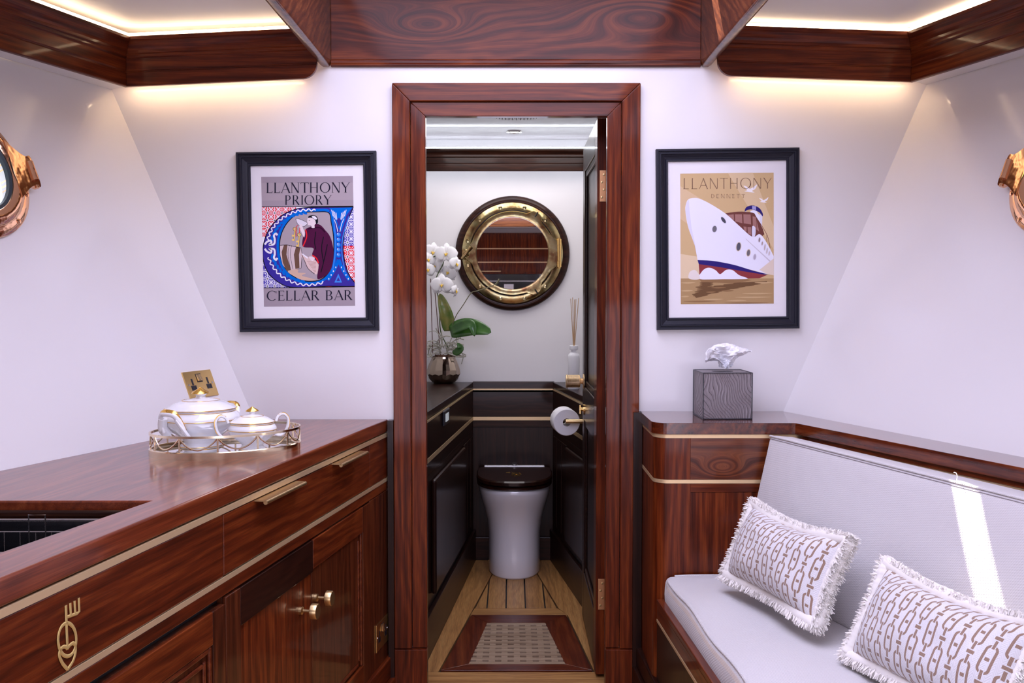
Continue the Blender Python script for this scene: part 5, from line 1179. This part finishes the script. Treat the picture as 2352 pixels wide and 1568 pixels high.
def roundbox(fn_, lx, ly, lz, r, nx, ny, nz, nr=3):
    """rounded box surface in local coords [0..lx]x[0..ly]x[0..lz]; fn_ maps local point to world"""
    def axis(l, n): 
        a = [r * (1 - math.cos(k / nr * PI / 2)) for k in range(nr)]; return a + [lerp(r, l - r, k / n) for k in range(n + 1)] + [l - q for q in reversed(a)]
    ax_, ay, az = axis(lx, nx), axis(ly, ny), axis(lz, nz); vid = {}; vs = []; fs = []; dims = (lx, ly, lz)
    def vtx(i, j, k):
        if (i, j, k) not in vid:
            p = Vector((ax_[i], ay[j], az[k])); c = Vector([min(max(p[d], r), dims[d] - r) for d in range(3)]); q = p - c
            m_ = max(abs(q.x), abs(q.y), abs(q.z)); ql = q.length
            if ql > 1e-9: 
                p = c + q.normalized() * r if m_ > r * .999 else c + q
            vid[(i, j, k)] = len(vs); vs.append(fn_(p))
        return vid[(i, j, k)]
    I, J, K = len(ax_) - 1, len(ay) - 1, len(az) - 1
    for i in range(I):
        for j in range(J):
            for k in (0, K): fs.append((vtx(i, j, k), vtx(i + 1, j, k), vtx(i + 1, j + 1, k), vtx(i, j + 1, k)))
    for i in range(I):
        for k in range(K):
            for j in (0, J): fs.append((vtx(i, j, k), vtx(i + 1, j, k), vtx(i + 1, j, k + 1), vtx(i, j, k + 1)))
    for j in range(J):
        for k in range(K):
            for i in (0, I): fs.append((vtx(i, j, k), vtx(i, j + 1, k), vtx(i, j + 1, k + 1), vtx(i, j, k + 1)))
    return vs, fs
# seat cushion: u across (front edge to backrest), v along towards the camera, w up
t = thing('seat_cushion', 'long pale oatmeal seat cushion with piped edge on the sofa base', 'cushion', (.7, 2.4, .41))
LY = 2.08
def seatmap(p):
    u, v, w = p.x / .36, p.y / LY, p.z
    Y = 3.012 - v * LY; xf_ = .470 + .0547 * (3.0 - Y); xb_ = .80 + .287 * (3.0 - Y)
    x = lerp(xf_, xb_, u); crown = .020 * (1 - (2 * u - 1) ** 4) * min(1, v * 6 + .25)
    tt = min(1, max(0, w / .10)); fr_ = .006 * math.sin(w / .1 * PI) * (1 - u)
    return Vector((x - fr_, Y + (.0 if v > .02 else -.012 * abs(u - .0) * 0), .416 + w * (1.0) + crown * tt - (.006 * math.sin(v * 30) * (1 - u) ** 2 * tt)))
vs, fs_ = roundbox(seatmap, .36, LY, .10, .016, 12, 40, 4); g = G(); g.add(vs, fs_); g.obj('cover', fab, t, smooth=2)
g = G(); g.tube([seatmap(Vector((.004, v * LY, .094))) + Vector((-.001, 0, .001)) for v in [k / 60 for k in range(1, 60)]], .0042, 8); g.tube([seatmap(Vector((u * .36, .006, .0985))) for u in [k / 12 for k in range(1, 12)]], .0035, 8); g.obj('piping', fab, t, smooth=True)
g = G(); vs2 = []
for k in range(61):
    v = k / 60
    for w in (.006, .086): vs2.append(seatmap(Vector((.0, lerp(.03, LY - .01, v), w))) + Vector((-.0022, 0, 0)))
g.add(vs2, [(2 * k, 2 * k + 1, 2 * k + 3, 2 * k + 2) for k in range(60)]); o = g.obj('front_border', fabs, t, smooth=2); o.modifiers.new('s', 'SOLIDIFY').thickness = .002
# backrest
t = thing('backrest_cushion', 'tall pale oatmeal backrest cushion with piped top edge leaning on the backboard', 'cushion', (.85, 2.5, .53))
def backmap(p):
    u, v, w = p.x, p.y, p.z / .42     # u depth 0..0.075, v along, w up 0..1
    Y = 2.995 - v; base = lerp(.690, .778, w) + .287 * (2.995 - Y); bulge = .010 * math.sin(min(1, max(0, w)) * PI) * min(1, v * 5)
    bk = .868 + .345 * (3.0 - Y) - .006
    k = u / .075; x = lerp(base - bulge, min(bk, base + .075 + .035 * v * .7), k)
    return Vector((x, Y - (.0), .532 + w * .42 - .006 * k))
vs, fs_ = roundbox(backmap, .075, 2.03, .42, .012, 3, 40, 12); g = G(); g.add(vs, fs_); g.obj('cover', fab, t, smooth=2)
pipem = mat('dark_piping', (.28, .25, .26), .8)
g = G(); g.tube([backmap(Vector((.002, v, .417))) + Vector((-.002, 0, .001)) for v in [.006 + k / 60 * 2.0 for k in range(61)]], .0030, 8); g.obj('piping', fab, t, smooth=True)
g = G(); g.tube([backmap(Vector((.001, v, .410))) + Vector((-.0015, 0, .0)) for v in [.006 + k / 60 * 2.0 for k in range(61)]], .0011, 6); g.obj('seam', pipem, t, smooth=True)
g = G(); p = PY(2196, 1108, 2.222); g.tube(catmull([p, p + Vector((.002, 0, .014)), p + Vector((-.002, -.004, .022)), p + Vector((-.008, -.006, .024))], 4), .0010, 5); g.obj('loose_thread', paperm, t, smooth=True)

# pillows
def pillow(label, cen, yaw, lean, roll, w, h, T, seed, uoff):
    wx = Vector((math.sin(yaw), -math.cos(yaw), 0)); nb = Vector((math.cos(yaw), math.sin(yaw), 0)); up = nb * math.sin(lean) + Vector((0, 0, 1)) * math.cos(lean)
    Wv = wx * math.cos(roll) - up * math.sin(roll); U_ = up * math.cos(roll) + wx * math.sin(roll); N_ = Wv.cross(U_)
    if N_.x > 0: N_ = -N_
    t = thing('throw_pillow', label, 'pillow', cen); rb = random.Random(seed); w2, h2 = w / 2 - .020, h / 2 - .020
    ph1, ph2 = rb.uniform(0, 6), rb.uniform(0, 6)
    def pt(u, v, s_):
        pin = 1 - .07 * (1 - v * v) * abs(u) ** 3; pin2 = 1 - .10 * (1 - u * u) * abs(v) ** 3
        th = T * ((1 - abs(u) ** 2.8) ** .62) * ((1 - abs(v) ** 2.6) ** .62)
        th *= 1 + .05 * math.sin(u * 7 + ph1) * math.sin(v * 6 + ph2)
        sag = -.012 * (1 - u * u) * (1 if v > 0 else 0) * v * v
        return cen + Wv * u * w2 * pin + U_ * (v * h2 * pin2 + sag) + N_ * (th * s_) + N_ * (.006 * math.sin(u * 5 + ph2) * (abs(v) ** 2))
    nU, nV = 48, 28; g = G(); uv = []
    for s_ in (1, -1):
        b = len(g.v); vs = []
        for i in range(nU + 1):
            for j in range(nV + 1):
                u = math.sin((i / nU * 2 - 1) * PI / 2 * .98) / math.sin(PI / 2 * .98); v = math.sin((j / nV * 2 - 1) * PI / 2 * .98) / math.sin(PI / 2 * .98)
                vs.append(pt(u, v, s_)); uv.append(((u + 1) / 2 * w + uoff, (v + 1) / 2 * h + .02))
        g.add(vs, [(i * (nV + 1) + j, (i + 1) * (nV + 1) + j, (i + 1) * (nV + 1) + j + 1, i * (nV + 1) + j + 1) for i in range(nU) for j in range(nV)])
    g.uv = uv; g.obj('cover', pilm, t, smooth=2)
    g = G(); per = []
    M_ = 13000
    for k in range(M_):
        q = rb.uniform(0, 4); sd_ = int(q); a = (q - sd_) * 2 - 1
        a = max(-1, min(1, a)); uvp = [(a, 1), (1, -a), (-a, -1), (-1, a)][sd_]
        p = pt(uvp[0] * .995, uvp[1] * .995, 0) + N_ * rb.uniform(-.016, .016) + (Wv * uvp[0] * abs(uvp[0]) ** 6 + U_ * uvp[1] * abs(uvp[1]) ** 6) * .009; 
        out = (Wv * uvp[0] * (abs(uvp[0]) ** 6) + U_ * uvp[1] * (abs(uvp[1]) ** 6)).normalized()
        tang = Wv if sd_ % 2 == 0 else U_
        d = (out + N_ * rb.uniform(-.55, .55) + tang * rb.uniform(-.45, .45)).normalized(); ln = rb.uniform(.008, .019)
        sdv = d.cross(N_ + tang * rb.uniform(-1, 1)).normalized() * .0017; m1 = p + d * ln * .6 + Vector((0, 0, -.001)); e_ = p + d * ln + Vector((0, 0, -.004)) + N_ * rb.uniform(-.004, .004)
        g.add([p - sdv, p + sdv, m1 + sdv * 1.1, m1 - sdv * 1.1, e_ + sdv * .4, e_ - sdv * .4], [(0, 1, 2, 3), (3, 2, 4, 5)])
    g.obj('fringe', furm, t, fixn=False, kind='stuff')
    g = G(); ed = []
    for k in range(200):
        q = k / 50; sd_ = int(q); a = (q - sd_) * 2 - 1; uvp = [(a, 1), (1, -a), (-a, -1), (-1, a)][sd_]; o_ = (Wv * uvp[0] + U_ * uvp[1] * .6).normalized(); ed.append(pt(*uvp, 0) + o_ * .007)
    g.tube(ed, [.0150 + .003 * rb.random() for _ in ed], 8, closed=True); g.obj('trim', furm, t, smooth=2)
pillow('chain-print throw pillow with cream fringe at the far end of the sofa', Vector((.705, 2.569, .686)), .283, .411, .002, .482, .252, .068, 5, .0)
pillow('chain-print throw pillow with cream fringe nearest the viewer, cut by the frame edge', Vector((.866, 2.00, .664)), .283, .46, .002, .492, .258, .070, 9, .013)

# ------------------------------------------------------------ tissue box
t = thing('tissue_box', 'grey carved wood tissue box cover with black edges on the right shelf', 'tissue box', (.677, 3.18, ZR))
bw, bd, bh = .154, .152, .146; X_, Y_ = .598, 3.104; a = math.radians(1.2); fx = frame((X_, Y_, ZR), (math.cos(a), math.sin(a), 0)); sgx = 1 if fx.n.y > 0 else -1
tb = mat('carved_silver_wood', (.20, .17, .18), .42, .35); nt = tb.node_tree; P_ = pos(nt); nn = noise(P_, 9, 1.5, .4)
wvv = sn(dot(P_, (640, 380, 240)) + nn * 75.0); gr = noise(vec(nt, dot(P_, (700, 0, 0)), dot(P_, (0, 700, 0)), dot(P_, (0, 0, 60))), 1, 2)
setc(tb, mixc(M(nt, 'MULTIPLY', gt(wvv, .90), .7), mixc(gr, (.13, .105, .11), (.36, .32, .34)), (.035, .025, .028))); bump(bsdf(tb), wvv + gr * .5, .4, .0012)
g = G(); hr = .008
g.fbox(fx, hr * .2, bw - hr * .2, 0, bh, .001 * sgx, (bd - .001) * sgx); g.obj('body', tb, t, bevel=.001)
g = G(); e = .0018
for a0 in (0, bw):
    for c0 in (0, bd): g.tube([fx(a0, 0, c0 * sgx), fx(a0, bh, c0 * sgx)], e, 4)
for b0 in (.002, bh):
    for a0 in (0, bw): g.tube([fx(a0, b0, 0), fx(a0, b0, bd * sgx)], e, 4)
    for c0 in (0, bd): g.tube([fx(0, b0, c0 * sgx), fx(bw, b0, c0 * sgx)], e, 4)
g.obj('edging', plastic, t)
g = G(); oc = fx(bw * .5, bh + .0005, bd * .5 * sgx); g.lathe([(.034, 0), (.034, .0006), (.001, .0007)], oc, seg=32, sy=.6); g.obj('opening', dark, t)
g = G(); rows = []
tp = [[(1652, 843), (1656, 843), (1665, 846), (1672, 846), (1680, 843)], [(1648, 828), (1655, 832), (1664, 834), (1674, 834), (1688, 828)], [(1630, 829), (1642, 820), (1660, 824), (1682, 820), (1700, 818)], [(1620, 830), (1636, 806), (1660, 812), (1690, 812), (1714, 812)], [(1624, 806), (1640, 795), (1668, 794), (1698, 800), (1727, 805)], [(1634, 797), (1650, 790), (1672, 788), (1690, 793), (1716, 802)]]
yo = [[0, .004, 0, .004, 0], [.02, -.01, .01, -.012, .015], [.03, -.02, .012, -.02, .02], [.02, -.028, -.005, -.03, .01], [.01, -.012, -.02, -.012, .0], [.03, .02, .015, .02, .02]]
ctrl = [[PY(px_, py_, 3.18 + yo[i][j]) for j, (px_, py_) in enumerate(r)] for i, r in enumerate(tp)]
cols = [catmull(r, 5) for r in ctrl]; full = [catmull([c[j] for c in cols], 5) for j in range(len(cols[0]))]; nj, ni = len(full), len(full[0])
rt = random.Random(4)
vs = [full[j][i] + Vector((rt.uniform(-.0016, .0016), .006 * math.sin(j * 1.1 + i * .7) + rt.uniform(-.004, .004), rt.uniform(-.0012, .0012))) for j in range(nj) for i in range(ni)]
g.add(vs, [(j * ni + i, j * ni + i + 1, (j + 1) * ni + i + 1, (j + 1) * ni + i) for j in range(nj - 1) for i in range(ni - 1)]); o = g.obj('tissue', paperm, t); o.modifiers.new('s', 'SOLIDIFY').thickness = .0012

# ------------------------------------------------------------ portholes on the hull sides
for side in (-1, 1):
    fr_ = PORT[side]; n = (NL if side < 0 else NR); sgp = 1 if fr_.n.dot(n) > 0 else -1; o_ = fr_.o; X = fr_.u * (1 if fr_.u.y > 0 else -1); E_ = fr_.v
    w_ = setting('window_%d' % (1 if side < 0 else 2), o_); w_['label'] = 'polished copper porthole on the %s hull side' % ('left' if side < 0 else 'right')
    g = G(); g.lathe([(.150, -.03), (.150, .004), (.196, .002), (.203, .004), (.203, .012), (.198, .016), (.186, .017), (.178, .018), (.160, .018), (.150, .016)], o_, ax=n, x=X, seg=80, capb=False, capt=False); g.obj('flange', bronze, w_, smooth=True)
    g = G(); g.lathe([(.176, .016), (.178, .024), (.172, .031), (.158, .034), (.146, .033), (.138, .028), (.136, .018)], o_, ax=n, x=X, seg=80, capb=False, capt=False); g.obj('ring', bronze, w_, smooth=True)
    g = G(); g.lathe([(.137, .026), (.134, .028), (.128, .024), (.126, .014)], o_, ax=n, x=X, seg=80, capb=False, capt=False); g.obj('gasket', rubber, w_, smooth=True)
    g = G(); g.lathe([(.001, .010), (.130, .010), (.130, .016), (.001, .016)], o_, ax=n, x=X, seg=64, capb=False, capt=False); g.obj('glass', glassm, w_, smooth=True)
    # hinge lug pointing to the far end of the cabin
    pa = lambda a, b, c: o_ + X * a + E_ * b + n * c
    g = G(); pl_ = [(.140, .085), (.175, .056), (.198, .044), (.218, .042), (.222, -.040), (.198, -.044), (.175, -.056), (.140, -.085)]
    g.prism([pa(a, b, .018) for a, b in [(q.x, q.y) for q in catmull([(x, y, 0) for x, y in pl_], 5)]], n * .018); g.obj('hinge_lug', bronze, w_, bevel=.004, seg=3)
    g = G(); g.tube([pa(.207, -.028, .036), pa(.207, .028, .036)], .010, 14); g.tube([pa(.207, -.050, .034), pa(.207, -.042, .034)], .006, 10); g.obj('hinge_pin', bronze, w_, smooth=True)
    for ang in (-105,):
        a = math.radians(ang); c_ = pa(.150 * math.cos(a), .150 * math.sin(a), .045); rv = X * math.cos(a) + E_ * math.sin(a); tv = X * -math.sin(a) + E_ * math.cos(a)
        g = G(); g.tube([c_ - rv * .012 + tv * .040 * math.cos(b) + (n * .35 - rv * .7) * (.026 * math.sin(b) + .01) for b in [2 * PI * k / 32 for k in range(32)]], .008, 10, closed=True); g.lathe([(.014, -.02), (.014, .0), (.009, .006)], c_ + rv * .016, ax=n, seg=16)
        g.obj('locking_ring', bronze, w_, smooth=True)
    for ang in (-52, -135, 50, 130, -20, 200):
        a = math.radians(ang); c_ = pa(.190 * math.cos(a), .190 * math.sin(a), .0165); g = G(); g.lathe([(.008, -.001), (.007, .002), (.001, .003)], c_, ax=n, seg=14); g.obj('screw', bronze, w_, smooth=True)

# ------------------------------------------------------------ rear of the cabin (seen in the mirror)
rc_ = thing('galley_cabinet', 'walnut galley wall cabinet with two brass lines, seen in the round mirror', 'cabinet', (0, -2.2, 1.7))
f = frame((-1.0, -2.2, 0), (1, 0, 0)); sg = 1 if f.n.y > 0 else -1
bx('carcass', W['z'], rc_, f, sg, 0, 2, 1.685, 2.20, -.09, -.005); bx('door', W['z'], rc_, f, sg, .30, 1.345, 1.705, 2.185, -.005, .002); bx('door', W['z'], rc_, f, sg, 1.35, 1.9, 1.705, 2.185, -.005, .002)
for z in (1.995, 1.825): bx('brass_strip', strip, rc_, f, sg, 0, 2, z, z + .012, 0, .004, 0)
bx('handle', brass, rc_, f, sg, .55, .86, 1.712, 1.722, .002, .02)
ov_ = thing('oven', 'black glass oven below the galley cabinet, seen in the round mirror', 'oven', (0, -2.2, 1.2))
bx('glass_front', blackm, ov_, f, sg, .3, 1.35, 1.15, 1.68, -.09, 0); bx('trim', chrome, ov_, f, sg, .3, 1.35, 1.588, 1.600, 0, .006, 0)
bx('paper_note', mat('white_card', (.8, .8, .82), .7), ov_, f, sg, .90, 1.02, 1.48, 1.555, 0, .002, 0)
bx('lower_cupboard', W['z'], rc_, f, sg, 0, 2, .1, 1.14, -.09, 0)

for o in list(C.objects):
    b = o.name.split('.')[0]; gr_ = {'throw_pillow': 'chain-print throw pillows on the sofa', 'framed_picture': 'black framed posters either side of the door', 'power_socket': 'gold double power sockets', 'led_strip': 'LED strips along the cornices', 'side_cabinet': 'dark walnut cabinets flanking the toilet'}.get(b)
    if gr_ and not o.parent: o['group'] = gr_
# ------------------------------------------------------------ outdoors through the portholes
g = G(); g.box(-14, -13, -12, 18, -1, 2.6); struct(g.obj('wall_outside', mat('pale_boat_hull', (.75, .72, .62), .5)))
hm = mat('green_bank', (.16, .24, .07), .9); setc(hm, ramp(noise(pos(hm.node_tree), 3, 4), [(.35, (.10, .17, .05)), (.6, (.30, .38, .14)), (.8, (.6, .65, .5))]))
g = G(); nn_ = 30; rb = random.Random(2)
vs = [Vector((9 + j * .35 + rb.uniform(-.2, .2), -10 + i * 1.0, -1 + 5.5 * (j / 10) + rb.uniform(-.2, .3))) for i in range(nn_) for j in range(11)]
g.add(vs, [(i * 11 + j, i * 11 + j + 1, (i + 1) * 11 + j + 1, (i + 1) * 11 + j) for i in range(nn_ - 1) for j in range(10)])
o = g.obj('grass_bank', hm, smooth=2); tag(o, 'green grassy canal bank glimpsed through the right porthole', 'grass'); o['kind'] = 'stuff'
